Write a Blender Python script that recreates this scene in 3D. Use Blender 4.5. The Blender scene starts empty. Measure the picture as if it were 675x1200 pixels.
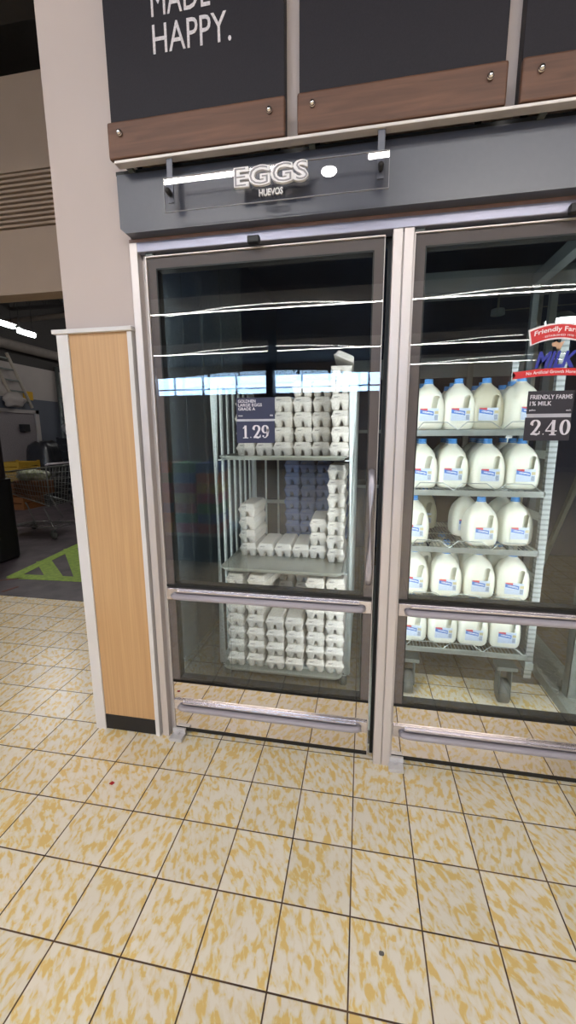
import bpy, bmesh, math, random
from mathutils import Vector, Matrix
random.seed(7)
PI = math.pi
sc = bpy.context.scene
C = sc.collection

# ------------------------------------------------------------------ camera, world, exposure
YAW, PITCH, ROLL, CAMZ, FPX = 0.18384, 0.18589, -0.00481, 1.42893, 476.12
cy, sy, cp, sp, cr, sr = math.cos(YAW), math.sin(YAW), math.cos(PITCH), math.sin(PITCH), math.cos(ROLL), math.sin(ROLL)
F = Vector((-sy*cp, cy*cp, -sp)); R0 = Vector((cy, sy, 0)); U0 = R0.cross(F)
RR = cr*R0 + sr*U0; UU = -sr*R0 + cr*U0
cam = bpy.data.objects.new('camera', bpy.data.cameras.new('camera')); C.objects.link(cam)
M = Matrix((RR, UU, -F)).transposed().to_4x4(); M.translation = Vector((0, 0, CAMZ))
cam.matrix_world = M
cam.data.sensor_fit = 'VERTICAL'; cam.data.sensor_height = 24; cam.data.lens = FPX*24/1200
cam.data.clip_start = 0.05; cam.data.clip_end = 60
sc.camera = cam
sc.view_settings.view_transform = 'Standard'; sc.view_settings.look = 'None'
sc.view_settings.gamma = 1; sc.view_settings.use_curve_mapping = False
sc.view_settings.exposure = 0.14
w = bpy.data.worlds.new('world'); sc.world = w; w.use_nodes = True
w.node_tree.nodes['Background'].inputs[0].default_value = (0.9, 0.95, 1.0, 1)
w.node_tree.nodes['Background'].inputs[1].default_value = 0.10
sc.cycles.max_bounces = 10; sc.cycles.transparent_max_bounces = 24; sc.cycles.glossy_bounces = 5
sc.cycles.caustics_reflective = False; sc.cycles.caustics_refractive = False
sc.cycles.sample_clamp_indirect = 6
STRIP = 42.0        # store ceiling light strips
COOLER = 30.0       # tubes inside the cooler frame
BACKROOM = 95.0
WINDOW = 22.0
FILLW = 385.0        # added ceiling panels, unseen, that fill in light on the floor

# ------------------------------------------------------------------ materials
MATS = {}
def nt(name):
    m = bpy.data.materials.new(name); m.use_nodes = True
    t = m.node_tree; t.nodes.clear()
    out = t.nodes.new('ShaderNodeOutputMaterial')
    return m, t, out
def N(t, typ, **kw):
    n = t.nodes.new(typ)
    for k, v in kw.items():
        if k.startswith('i_'):
            key = k[2:]
            key = int(key) if key.isdigit() else key.replace('_', ' ')
            n.inputs[key].default_value = v
        else: setattr(n, k, v)
    return n
def mat(name, col, rough=0.5, metal=0.0, vary=0.08, scale=30.0, bump=0.0, stretch=(1, 1, 1), col2=None, spec=0.5, sss=0.0, emit=None, estr=0.0, coat=0.0):
    if name in MATS: return MATS[name]
    m, t, out = nt(name)
    b = N(t, 'ShaderNodeBsdfPrincipled')
    b.inputs['Roughness'].default_value = rough; b.inputs['Metallic'].default_value = metal
    b.inputs['Specular IOR Level'].default_value = spec
    b.inputs['Coat Weight'].default_value = coat
    if sss:
        b.inputs['Subsurface Weight'].default_value = sss; b.inputs['Subsurface Radius'].default_value = (1, .9, .8); b.inputs['Subsurface Scale'].default_value = 0.02
    tc = N(t, 'ShaderNodeTexCoord'); mp = N(t, 'ShaderNodeMapping'); mp.inputs['Scale'].default_value = stretch
    no = N(t, 'ShaderNodeTexNoise'); no.inputs['Scale'].default_value = scale; no.inputs['Detail'].default_value = 4
    t.links.new(tc.outputs['Object'], mp.inputs[0]); t.links.new(mp.outputs[0], no.inputs['Vector'])
    r = N(t, 'ShaderNodeValToRGB')
    c2 = col2 or tuple(max(0, c*(1-vary)) for c in col)
    c1 = col if col2 else tuple(min(1, c*(1+vary)) for c in col)
    r.color_ramp.elements[0].position = 0.3; r.color_ramp.elements[1].position = 0.7
    r.color_ramp.elements[0].color = (*c2, 1); r.color_ramp.elements[1].color = (*c1, 1)
    t.links.new(no.outputs['Fac'], r.inputs[0]); t.links.new(r.outputs[0], b.inputs['Base Color'])
    if bump:
        bp = N(t, 'ShaderNodeBump'); bp.inputs['Strength'].default_value = bump; bp.inputs['Distance'].default_value = 0.004
        t.links.new(no.outputs['Fac'], bp.inputs['Height']); t.links.new(bp.outputs[0], b.inputs['Normal'])
    if emit:
        b.inputs['Emission Color'].default_value = (*emit, 1); b.inputs['Emission Strength'].default_value = estr
    t.links.new(b.outputs[0], out.inputs[0]); MATS[name] = m
    return m
def emitter(name, col, s):
    m, t, out = nt(name); e = N(t, 'ShaderNodeEmission'); e.inputs[0].default_value = (*col, 1); e.inputs[1].default_value = s
    t.links.new(e.outputs[0], out.inputs[0]); return m

def srgb(r, g, b):
    f = lambda c: (c/255/12.92) if c/255 <= .04045 else ((c/255+.055)/1.055)**2.4
    return (f(r), f(g), f(b))

def glass_mat(name, tint=(0.96, 0.985, 0.98), f0=0.045, wave=0.0):
    """thin pane: transparent plus a mirror reflection growing towards grazing angles"""
    m, t, out = nt(name)
    tr = N(t, 'ShaderNodeBsdfTransparent'); tr.inputs[0].default_value = (*tint, 1)
    gl = N(t, 'ShaderNodeBsdfGlossy'); gl.inputs['Roughness'].default_value = 0.0
    lw = N(t, 'ShaderNodeLayerWeight'); lw.inputs['Blend'].default_value = 0.5
    pw = N(t, 'ShaderNodeMath', operation='POWER'); pw.inputs[1].default_value = 5
    ml = N(t, 'ShaderNodeMath', operation='MULTIPLY_ADD'); ml.inputs[1].default_value = 0.9; ml.inputs[2].default_value = f0
    t.links.new(lw.outputs['Facing'], pw.inputs[0]); t.links.new(pw.outputs[0], ml.inputs[0])
    mx = N(t, 'ShaderNodeMixShader')
    t.links.new(ml.outputs[0], mx.inputs[0]); t.links.new(tr.outputs[0], mx.inputs[1]); t.links.new(gl.outputs[0], mx.inputs[2])
    if wave:
        tc = N(t, 'ShaderNodeTexCoord'); no = N(t, 'ShaderNodeTexNoise'); no.inputs['Scale'].default_value = 1.5; no.inputs['Detail'].default_value = 0
        bp = N(t, 'ShaderNodeBump'); bp.inputs['Strength'].default_value = wave; bp.inputs['Distance'].default_value = 0.01
        t.links.new(tc.outputs['Object'], no.inputs['Vector']); t.links.new(no.outputs['Fac'], bp.inputs['Height']); t.links.new(bp.outputs[0], gl.inputs['Normal'])
    t.links.new(mx.outputs[0], out.inputs[0]); return m

TS = 0.2096
def tile_mat(nm='mottled yellow floor tile', tile_tint=(1, 1, 1)):
    m, t, out = nt(nm)
    L = t.links.new
    b = N(t, 'ShaderNodeBsdfPrincipled'); b.inputs['Roughness'].default_value = 0.33
    geo = N(t, 'ShaderNodeNewGeometry')
    mp = N(t, 'ShaderNodeMapping', vector_type='TEXTURE')     # inverse transform: into the tile frame
    mp.inputs['Location'].default_value = (0.0047*math.cos(.00554)-1.41615*math.sin(.00554), 0.0047*math.sin(.00554)+1.41615*math.cos(.00554), 0)
    mp.inputs['Rotation'].default_value = (0, 0, 0.00554); mp.inputs['Scale'].default_value = (TS, TS, 1)
    L(geo.outputs['Position'], mp.inputs[0])
    fl = N(t, 'ShaderNodeVectorMath', operation='FLOOR'); L(mp.outputs[0], fl.inputs[0])
    fr = N(t, 'ShaderNodeVectorMath', operation='FRACTION'); L(mp.outputs[0], fr.inputs[0])
    wn = N(t, 'ShaderNodeTexWhiteNoise', noise_dimensions='2D'); L(fl.outputs[0], wn.inputs['Vector'])
    # random angle per tile
    sep = N(t, 'ShaderNodeSeparateColor'); L(wn.outputs['Color'], sep.inputs[0])
    ang = N(t, 'ShaderNodeMath', operation='MULTIPLY_ADD'); L(sep.outputs[0], ang.inputs[0]); ang.inputs[1].default_value = 1.1; ang.inputs[2].default_value = -0.85
    ro = N(t, 'ShaderNodeVectorRotate', rotation_type='Z_AXIS'); L(fr.outputs[0], ro.inputs['Vector']); L(ang.outputs[0], ro.inputs['Angle'])
    off = N(t, 'ShaderNodeVectorMath', operation='MULTIPLY_ADD'); L(wn.outputs['Color'], off.inputs[0]); off.inputs[1].default_value = (37, 53, 71); L(ro.outputs[0], off.inputs[2])
    sc1 = N(t, 'ShaderNodeVectorMath', operation='MULTIPLY'); L(off.outputs[0], sc1.inputs[0]); sc1.inputs[1].default_value = (2.0, 1.0, 1.0)
    n1 = N(t, 'ShaderNodeTexNoise'); n1.inputs['Scale'].default_value = 5.4; n1.inputs['Detail'].default_value = 3.0; n1.inputs['Roughness'].default_value = 0.52; n1.inputs['Distortion'].default_value = 0.35
    L(sc1.outputs[0], n1.inputs['Vector'])
    r = N(t, 'ShaderNodeValToRGB'); e = r.color_ramp.elements
    e[0].position = 0.42; e[0].color = (*srgb(243, 233, 216), 1); e[1].position = 0.60; e[1].color = (*srgb(234, 201, 128), 1)
    k = e.new(0.51); k.color = (*srgb(238, 224, 198), 1); k = e.new(0.55); k.color = (*srgb(238, 218, 164), 1)
    L(n1.outputs['Fac'], r.inputs[0])
    # tile tone
    tone = N(t, 'ShaderNodeMath', operation='MULTIPLY_ADD'); L(sep.outputs[1], tone.inputs[0]); tone.inputs[1].default_value = 0.10; tone.inputs[2].default_value = 0.93
    # large wear
    n2 = N(t, 'ShaderNodeTexNoise'); n2.inputs['Scale'].default_value = 1.2; n2.inputs['Detail'].default_value = 3; L(geo.outputs['Position'], n2.inputs['Vector'])
    w2 = N(t, 'ShaderNodeMath', operation='MULTIPLY_ADD'); L(n2.outputs['Fac'], w2.inputs[0]); w2.inputs[1].default_value = 0.18; w2.inputs[2].default_value = 0.90
    tm = N(t, 'ShaderNodeMath', operation='MULTIPLY'); L(tone.outputs[0], tm.inputs[0]); L(w2.outputs[0], tm.inputs[1])
    cm0 = N(t, 'ShaderNodeVectorMath', operation='SCALE'); L(r.outputs[0], cm0.inputs[0]); L(tm.outputs[0], cm0.inputs['Scale'])
    cm = N(t, 'ShaderNodeVectorMath', operation='MULTIPLY'); L(cm0.outputs[0], cm.inputs[0]); cm.inputs[1].default_value = tile_tint
    # grout mask
    half = N(t, 'ShaderNodeVectorMath', operation='SUBTRACT'); L(fr.outputs[0], half.inputs[0]); half.inputs[1].default_value = (0.5, 0.5, 0.5)
    ab = N(t, 'ShaderNodeVectorMath', operation='ABSOLUTE'); L(half.outputs[0], ab.inputs[0])
    sx = N(t, 'ShaderNodeSeparateXYZ'); L(ab.outputs[0], sx.inputs[0])
    mx_ = N(t, 'ShaderNodeMath', operation='MAXIMUM'); L(sx.outputs[0], mx_.inputs[0]); L(sx.outputs[1], mx_.inputs[1])
    gm = N(t, 'ShaderNodeMapRange', interpolation_type='SMOOTHSTEP'); L(mx_.outputs[0], gm.inputs[0]); gm.inputs['From Min'].default_value = 0.4865; gm.inputs['From Max'].default_value = 0.4925
    gn = N(t, 'ShaderNodeTexNoise'); gn.inputs['Scale'].default_value = 6; L(geo.outputs['Position'], gn.inputs['Vector'])
    gr = N(t, 'ShaderNodeValToRGB'); gr.color_ramp.elements[0].color = (*srgb(62, 44, 34), 1); gr.color_ramp.elements[1].color = (*srgb(120, 92, 66), 1)
    gr.color_ramp.elements[0].position = .35; gr.color_ramp.elements[1].position = .75
    L(gn.outputs['Fac'], gr.inputs[0])
    mix = N(t, 'ShaderNodeMix', data_type='RGBA'); L(gm.outputs[0], mix.inputs[0]); L(cm.outputs[0], mix.inputs[6]); L(gr.outputs[0], mix.inputs[7])
    L(mix.outputs[2], b.inputs['Base Color'])
    rg = N(t, 'ShaderNodeMapRange'); L(gm.outputs[0], rg.inputs[0]); rg.inputs['To Min'].default_value = 0.32; rg.inputs['To Max'].default_value = 0.9
    L(rg.outputs[0], b.inputs['Roughness'])
    bp = N(t, 'ShaderNodeBump', invert=True); bp.inputs['Strength'].default_value = 0.5; bp.inputs['Distance'].default_value = 0.002; L(gm.outputs[0], bp.inputs['Height']); L(bp.outputs[0], b.inputs['Normal'])
    L(b.outputs[0], out.inputs[0]); return m
TILE = tile_mat()
TILED = tile_mat('dark cooler floor tile', (.26, .25, .26))  # same tile with its colour multiplied much darker

def wood_mat(name, c1, c2, grain, rough=0.45):
    m, t, out = nt(name); b = N(t, 'ShaderNodeBsdfPrincipled'); b.inputs['Roughness'].default_value = rough
    tc = N(t, 'ShaderNodeTexCoord'); mp = N(t, 'ShaderNodeMapping'); mp.inputs['Scale'].default_value = grain
    no = N(t, 'ShaderNodeTexNoise'); no.inputs['Scale'].default_value = 3; no.inputs['Detail'].default_value = 6; no.inputs['Distortion'].default_value = .6
    r = N(t, 'ShaderNodeValToRGB'); r.color_ramp.elements[0].position = .3; r.color_ramp.elements[1].position = .72
    r.color_ramp.elements[0].color = (*c1, 1); r.color_ramp.elements[1].color = (*c2, 1)
    t.links.new(tc.outputs['Object'], mp.inputs[0]); t.links.new(mp.outputs[0], no.inputs['Vector']); t.links.new(no.outputs['Fac'], r.inputs[0])
    t.links.new(r.outputs[0], b.inputs['Base Color']); t.links.new(b.outputs[0], out.inputs[0]); return m

def tread_mat():
    m, t, out = nt('diamond tread plate'); L = t.links.new
    b = N(t, 'ShaderNodeBsdfPrincipled'); b.inputs['Metallic'].default_value = .3; b.inputs['Roughness'].default_value = .35
    b.inputs['Base Color'].default_value = (*srgb(165, 170, 162), 1)
    geo = N(t, 'ShaderNodeNewGeometry'); hs = []
    for s in (1, -1):
        mp = N(t, 'ShaderNodeMapping'); mp.inputs['Rotation'].default_value = (0, 0, s*PI/4); mp.inputs['Scale'].default_value = (34, 15, 15)
        L(geo.outputs['Position'], mp.inputs[0])
        v = N(t, 'ShaderNodeTexVoronoi'); v.inputs['Scale'].default_value = 1; v.inputs['Randomness'].default_value = 0; L(mp.outputs[0], v.inputs['Vector'])
        mr = N(t, 'ShaderNodeMapRange'); L(v.outputs['Distance'], mr.inputs[0]); mr.inputs['From Min'].default_value = .2; mr.inputs['From Max'].default_value = .4; mr.inputs['To Min'].default_value = 1; mr.inputs['To Max'].default_value = 0
        hs.append(mr)
    mxn = N(t, 'ShaderNodeMath', operation='MAXIMUM'); L(hs[0].outputs[0], mxn.inputs[0]); L(hs[1].outputs[0], mxn.inputs[1])
    bp = N(t, 'ShaderNodeBump'); bp.inputs['Strength'].default_value = 1; bp.inputs['Distance'].default_value = .008; L(mxn.outputs[0], bp.inputs['Height']); L(bp.outputs[0], b.inputs['Normal'])
    L(b.outputs[0], out.inputs[0]); return m

def curtain_mat():
    m, t, out = nt('frosted vinyl'); L = t.links.new
    tr = N(t, 'ShaderNodeBsdfTransparent'); tr.inputs[0].default_value = (.95, .96, .96, 1)
    b = N(t, 'ShaderNodeBsdfPrincipled'); b.inputs['Roughness'].default_value = .25; b.inputs['Base Color'].default_value = (*srgb(130, 142, 140), 1); b.inputs['Specular IOR Level'].default_value = .15
    tc = N(t, 'ShaderNodeTexCoord')
    v = N(t, 'ShaderNodeTexNoise'); v.inputs['Scale'].default_value = 260; v.inputs['Detail'].default_value = 2; L(tc.outputs['Object'], v.inputs['Vector'])
    n = N(t, 'ShaderNodeTexNoise'); n.inputs['Scale'].default_value = 3; L(tc.outputs['Object'], n.inputs['Vector'])
    r = N(t, 'ShaderNodeMapRange'); L(v.outputs['Fac'], r.inputs[0]); r.inputs['From Min'].default_value = .60; r.inputs['From Max'].default_value = .68
    a = N(t, 'ShaderNodeMath', operation='MULTIPLY'); L(r.outputs[0], a.inputs[0]); L(n.outputs['Fac'], a.inputs[1])
    a2 = N(t, 'ShaderNodeMath', operation='MULTIPLY_ADD', use_clamp=True); L(a.outputs[0], a2.inputs[0]); a2.inputs[1].default_value = .75; a2.inputs[2].default_value = .015
    mx = N(t, 'ShaderNodeMixShader'); L(a2.outputs[0], mx.inputs[0]); L(tr.outputs[0], mx.inputs[1]); L(b.outputs[0], mx.inputs[2])
    L(mx.outputs[0], out.inputs[0]); return m

def label_mat():
    """jug label: pale blue paper, red band at the top left, blue script, grey bar code; laid out in the label's own x,z"""
    m, t, out = nt('milk label print'); L = t.links.new
    b = N(t, 'ShaderNodeBsdfPrincipled'); b.inputs['Roughness'].default_value = .35
    at = N(t, 'ShaderNodeAttribute', attribute_name='lab'); sx = N(t, 'ShaderNodeSeparateXYZ'); L(at.outputs['Vector'], sx.inputs[0])
    X, Z = sx.outputs[0], sx.outputs[1]
    def mth(op, a, bb=None, c=None, clamp=False):
        n = N(t, 'ShaderNodeMath', operation=op, use_clamp=clamp)
        for i, q in enumerate((a, bb, c)):
            if q is None: continue
            if isinstance(q, (int, float)): n.inputs[i].default_value = q
            else: L(q, n.inputs[i])
        return n.outputs[0]
    def box(x0, x1, z0, z1, slope=0.0):
        zz = mth('MULTIPLY_ADD', X, -slope, Z)
        zz = mth('ADD', Z, mth('MULTIPLY', X, slope))
        a = mth('MULTIPLY', mth('GREATER_THAN', X, x0), mth('LESS_THAN', X, x1))
        c = mth('MULTIPLY', mth('GREATER_THAN', zz, z0), mth('LESS_THAN', zz, z1))
        return mth('MULTIPLY', a, c)
    n = N(t, 'ShaderNodeTexNoise'); n.inputs['Scale'].default_value = 14; L(at.outputs['Vector'], n.inputs['Vector'])
    cur = None
    def lay(fac, col):
        nonlocal cur
        mx = N(t, 'ShaderNodeMix', data_type='RGBA')
        L(fac, mx.inputs[0])
        if cur is None: mx.inputs[6].default_value = (*srgb(206, 220, 240), 1)
        else: L(cur, mx.inputs[6])
        mx.inputs[7].default_value = (*col, 1); cur = mx.outputs[2]
    lay(mth('MULTIPLY', box(.0, 1, .0, .45), mth('GREATER_THAN', n.outputs['Fac'], .5)), srgb(196, 208, 226))
    lay(mth('MULTIPLY', box(.02, .75, .62, .95, .25), mth('GREATER_THAN', n.outputs['Fac'], .33)), srgb(78, 124, 200))
    lay(mth('MULTIPLY', box(.15, .7, .72, .84, .25), mth('GREATER_THAN', n.outputs['Fac'], .48)), srgb(230, 235, 245))
    lay(mth('MULTIPLY', box(.02, .42, .92, 1.1, .25), mth('GREATER_THAN', n.outputs['Fac'], .3)), srgb(214, 84, 92))
    lay(box(.80, 1.0, .55, .80), srgb(200, 190, 150))
    wv = mth('GREATER_THAN', mth('FRACT', mth('MULTIPLY', X, 26)), .45)
    lay(mth('MULTIPLY', box(.80, .98, .08, .48), wv), srgb(95, 105, 125))
    L(cur, b.inputs['Base Color']); L(b.outputs[0], out.inputs[0]); return m

def carton_mat():
    m, t, out = nt('grey moulded pulp'); L = t.links.new
    b = N(t, 'ShaderNodeBsdfPrincipled'); b.inputs['Roughness'].default_value = .9; b.inputs['Specular IOR Level'].default_value = .2
    tc = N(t, 'ShaderNodeTexCoord')
    no = N(t, 'ShaderNodeTexNoise'); no.inputs['Scale'].default_value = 120; no.inputs['Detail'].default_value = 5; L(tc.outputs['Object'], no.inputs['Vector'])
    r = N(t, 'ShaderNodeValToRGB'); r.color_ramp.elements[0].position = .3; r.color_ramp.elements[1].position = .7
    r.color_ramp.elements[0].color = (*srgb(206, 200, 192), 1); r.color_ramp.elements[1].color = (*srgb(234, 228, 220), 1); L(no.outputs['Fac'], r.inputs[0])
    L(r.outputs[0], b.inputs['Base Color'])
    bp = N(t, 'ShaderNodeBump'); bp.inputs['Strength'].default_value = .25; bp.inputs['Distance'].default_value = .001; L(no.outputs['Fac'], bp.inputs['Height']); L(bp.outputs[0], b.inputs['Normal'])
    L(b.outputs[0], out.inputs[0]); return m

WALLC = mat('painted wall', srgb(190, 178, 175), .75, vary=.02, scale=3, bump=.03)
WALL2 = mat('beige cladding', srgb(150, 132, 118), .7, vary=.03, scale=4)
DARKC = mat('dark ceiling', srgb(34, 28, 26), .9)
WHITE = mat('white laminate', srgb(214, 212, 214), .45, vary=.02, scale=5)
OAK = wood_mat('honey oak veneer', srgb(184, 146, 104), srgb(200, 162, 118), (34, 34, .6))
WALNUT = wood_mat('walnut slat', srgb(86, 58, 45), srgb(112, 77, 58), (1.2, 10, 16), .5)
BLACK = mat('matt black', srgb(24, 23, 25), .6)
RUB = mat('black gasket', srgb(12, 12, 14), .5)
BOARD = mat('charcoal board', srgb(32, 29, 37), .55, vary=.12, scale=220, bump=.15, spec=.3)
HEAD = mat('satin charcoal header', srgb(70, 74, 88), .28, vary=.03, scale=60)
ALU = mat('satin aluminium', srgb(204, 197, 196), .38, .35, vary=.03, scale=6, stretch=(1, 1, .1))
ALUB = mat('blue grey aluminium', srgb(142, 142, 160), .35, .5, vary=.03, scale=6)
BROWN = mat('brown door border', srgb(98, 86, 86), .55, vary=.03, scale=40)
GREYP = mat('grey bumper plastic', srgb(158, 152, 160), .35, vary=.04, scale=12)
CHROME = mat('chrome', (.85, .85, .86), .12, 1.0, vary=.03)
STEEL = mat('galvanised steel', srgb(178, 186, 184), .32, .75, vary=.12, scale=25)
STEELD = mat('dull steel', srgb(118, 124, 122), .45, .6, vary=.1, scale=20)
PAN = mat('aluminium sheet pan', srgb(180, 184, 176), .28, .7, vary=.06, scale=5)
RACKW = mat('pale powder coated rack', srgb(222, 230, 230), .4, .25, vary=.06, scale=20)
RAILM = mat('bright satin rail', srgb(214, 208, 214), .22, .8, vary=.02, scale=4)
MIRROR = mat('polished steel kick plate', (.72, .66, .60), .02, 1.0, vary=.02, scale=3)
PULP = carton_mat()
INKG = mat('grey print', srgb(120, 116, 116), .8)
INKD = mat('dark print', srgb(60, 62, 60), .8)
EGG = mat('egg shell', srgb(232, 224, 212), .4, vary=.02, sss=.1)
MILK = mat('milk in a clear jug', srgb(240, 240, 226), .28, vary=.015, scale=10, spec=.6, sss=.35)
MILKEMPTY = mat('duller milk jug', srgb(205, 202, 180), .3, vary=.03, scale=12, sss=.3)
CAPB = mat('blue cap', srgb(64, 140, 214), .4, vary=.03)
LABEL = label_mat()
GLASS = glass_mat('door glass', (.97, .985, .985), .045)
GLASS2 = glass_mat('inner door glass', (.975, .985, .985), .018)
ACRYL = glass_mat('clear acrylic', (.97, .97, .98), .06)
LETTER = mat('raised white letter', srgb(238, 236, 240), .5)
LETTERG = mat('grey letter face', srgb(150, 148, 155), .5)
NAVY = mat('dark navy sign card', srgb(34, 38, 70), .5)
CHALK = mat('charcoal sign card', srgb(42, 40, 50), .5)
SILVERI = mat('silver ink', srgb(214, 210, 220), .5)
RED = mat('red decal vinyl', srgb(206, 44, 48), .4)
WHITEI = mat('white decal vinyl', srgb(236, 230, 234), .45)
BLUEI = mat('deep blue decal vinyl', srgb(38, 48, 150), .4)
COWT = mat('tan decal vinyl', srgb(196, 158, 130), .5)
COLD = mat('cooler lining', srgb(44, 56, 80), .5, vary=.12, scale=3, bump=.05)
COLDP = mat('pale cooler panel', srgb(120, 132, 138), .45, vary=.06, scale=2)
TREAD = tread_mat()
CURT = curtain_mat()
ROOMF = mat('worn dark concrete', srgb(92, 82, 86), .5, scale=5, col2=srgb(54, 48, 52), bump=.15)
GREEN = mat('green floor paint', srgb(150, 178, 62), .6, col2=srgb(118, 146, 50), scale=22)
REDP = mat('faded red floor paint', srgb(128, 74, 60), .7, col2=srgb(80, 60, 56), scale=26)
BWALL = mat('backroom wall white', srgb(170, 162, 158), .7, vary=.05, scale=2)
BBAND = mat('backroom grey band', srgb(92, 96, 106), .6, vary=.05, scale=2)
PIPE = mat('lagged pipe', srgb(122, 114, 108), .7, vary=.1, scale=8)
BEAM = mat('dark roof steel', srgb(50, 46, 44), .7)
CART = mat('cart wire', srgb(126, 128, 126), .35, .6, vary=.1)
CARDB = mat('brown cardboard', srgb(112, 78, 56), .85, vary=.1, scale=12)
GREENB = mat('green produce in film', srgb(110, 120, 70), .3, col2=srgb(180, 180, 170), scale=22, bump=.5)
YEL = mat('yellow notice', srgb(206, 160, 32), .6)
PLASTICW = mat('clear bin bag', srgb(190, 186, 184), .35, col2=srgb(120, 116, 116), scale=14, bump=.6)
RUBBER = mat('rubber wheel', srgb(92, 94, 90), .6)

# ------------------------------------------------------------------ mesh helpers
def obj(name, bm, m, parent=None, smooth=False, loc=None):
    me = bpy.data.meshes.new(name)
    bmesh.ops.recalc_face_normals(bm, faces=bm.faces)
    bm.to_mesh(me); bm.free()
    if smooth:
        for p_ in me.polygons: p_.use_smooth = True
    if m is not None:
        for mm in (m if isinstance(m, (list, tuple)) else [m]): me.materials.append(mm)
    o = bpy.data.objects.new(name, me); C.objects.link(o)
    if parent is not None: o.parent = parent
    if loc: o.location = loc
    return o
def BM(): return bmesh.new()
def bx(bm, x0, x1, y0, y1, z0, z1, bev=0.0, mi=0):
    r = bmesh.ops.create_cube(bm, size=1)
    vs = r['verts']
    for v in vs:
        v.co = Vector(((x0+x1)/2+v.co.x*(x1-x0), (y0+y1)/2+v.co.y*(y1-y0), (z0+z1)/2+v.co.z*(z1-z0)))
    if bev:
        es = list({e for v in vs for e in v.link_edges})
        rr = bmesh.ops.bevel(bm, geom=es, offset=bev, segments=2, affect='EDGES', profile=.5)
        if mi:
            for f in rr['faces']: f.material_index = mi
    elif mi:
        for f in {f for v in vs for f in v.link_faces}: f.material_index = mi
    return bm
def cyl(bm, a, b, r, n=12, r2=None):
    a, b = Vector(a), Vector(b); d = b-a
    q = d.to_track_quat('Z', 'Y').to_matrix().to_4x4(); q.translation = (a+b)/2
    bmesh.ops.create_cone(bm, cap_ends=True, segments=n, radius1=r, radius2=r if r2 is None else r2, depth=d.length, matrix=q)
    return bm
def tube(bm, pts, r, n=8, closed=False):
    """swept round tube through the points"""
    pts = [Vector(p_) for p_ in pts]; rings = []; k = len(pts)
    up = Vector((0, 0, 1))
    for i, p_ in enumerate(pts):
        a = pts[i-1] if (i > 0 or closed) else p_; b = pts[(i+1) % k] if (i < k-1 or closed) else p_
        d = (b-a).normalized()
        s = d.cross(up)
        if s.length < 1e-3: s = d.cross(Vector((0, 1, 0)))
        s.normalize(); u = s.cross(d)
        rings.append([bm.verts.new(p_+r*(math.cos(2*PI*j/n)*s+math.sin(2*PI*j/n)*u)) for j in range(n)])
    for i in range(k if closed else k-1):
        A, B = rings[i], rings[(i+1) % k]
        for j in range(n): bm.faces.new((A[j], A[(j+1) % n], B[(j+1) % n], B[j]))
    if not closed:
        bm.faces.new(rings[0][::-1]); bm.faces.new(rings[-1])
    return bm
def prism(bm, poly, y0, y1, axis='Y'):
    """extrude a polygon; poly in (x,z) for axis Y, (y,z) for X, (x,y) for Z"""
    f = {'Y': lambda a, b, c: (a, c, b), 'X': lambda a, b, c: (c, a, b), 'Z': lambda a, b, c: (a, b, c)}[axis]
    A = [bm.verts.new(f(a, b, y0)) for a, b in poly]; B = [bm.verts.new(f(a, b, y1)) for a, b in poly]
    n = len(poly)
    bm.faces.new(A); bm.faces.new(B[::-1])
    for i in range(n): bm.faces.new((A[i], B[i], B[(i+1) % n], A[(i+1) % n]))
    return bm
def rrect(w, d, r, n=5, cx=0, cy=0):
    out = []
    for (sx_, sy_, a0) in ((1, 1, 0), (-1, 1, PI/2), (-1, -1, PI), (1, -1, 3*PI/2)):
        for i in range(n+1):
            a = a0+i*PI/2/n
            out.append((cx+sx_*(w/2-r)+r*math.cos(a), cy+sy_*(d/2-r)+r*math.sin(a)))
    return out
def loft(bm, loops, cap0=True, cap1=True):
    R_ = [[bm.verts.new(p_) for p_ in lp] for lp in loops]; n = len(R_[0])
    for A, B in zip(R_, R_[1:]):
        for j in range(n): bm.faces.new((A[j], A[(j+1) % n], B[(j+1) % n], B[j]))
    if cap0: bm.faces.new(R_[0][::-1])
    if cap1: bm.faces.new(R_[-1])
    return R_
def text_bm(s, size, extrude=0.001, offset=0.0, align='LEFT', cond=1.0):
    cu = bpy.data.curves.new('lettering', 'FONT'); cu.body = s; cu.size = size; cu.extrude = extrude; cu.offset = offset; cu.align_x = align; cu.resolution_u = 3
    o = bpy.data.objects.new('lettering', cu); C.objects.link(o)
    dg = bpy.context.evaluated_depsgraph_get(); me = bpy.data.meshes.new_from_object(o.evaluated_get(dg))
    bm = BM(); bm.from_mesh(me); bpy.data.objects.remove(o); bpy.data.curves.remove(cu); bpy.data.meshes.remove(me)
    for v in bm.verts: v.co = Vector((v.co.x*cond, -v.co.z, v.co.y))       # stand it up, facing -y
    return bm
def fit(bm, x0, x1, z0, z1, y, keep=False):
    """place a standing lettering mesh so that it spans the rectangle"""
    xs = [v.co.x for v in bm.verts]; zs = [v.co.z for v in bm.verts]
    a, b, c, d = min(xs), max(xs), min(zs), max(zs)
    for v in bm.verts: v.co = Vector((x0+(v.co.x-a)/(b-a)*(x1-x0), v.co.y+y, z0+(v.co.z-c)/(d-c)*(z1-z0)))
    return bm
def label(o, lab, cat, group=None, kind=None):
    o['label'] = lab; o['category'] = cat
    if group: o['group'] = group
    if kind: o['kind'] = kind
    return o
def thing(name, lab, cat, loc=(0, 0, 0), rz=0.0, group=None, rot=None):
    o = bpy.data.objects.new(name, None); C.objects.link(o); o.location = loc; o.rotation_euler = rot or (0, 0, rz); o.empty_display_size = .05
    return label(o, lab, cat, group)
def struct(name, bm, m, lab=None, cat=None, parent=None):
    o = obj(name, bm, m, parent)
    if parent is None: o['kind'] = 'structure'
    if lab: o['label'] = lab
    if cat: o['category'] = cat
    return o
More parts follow.
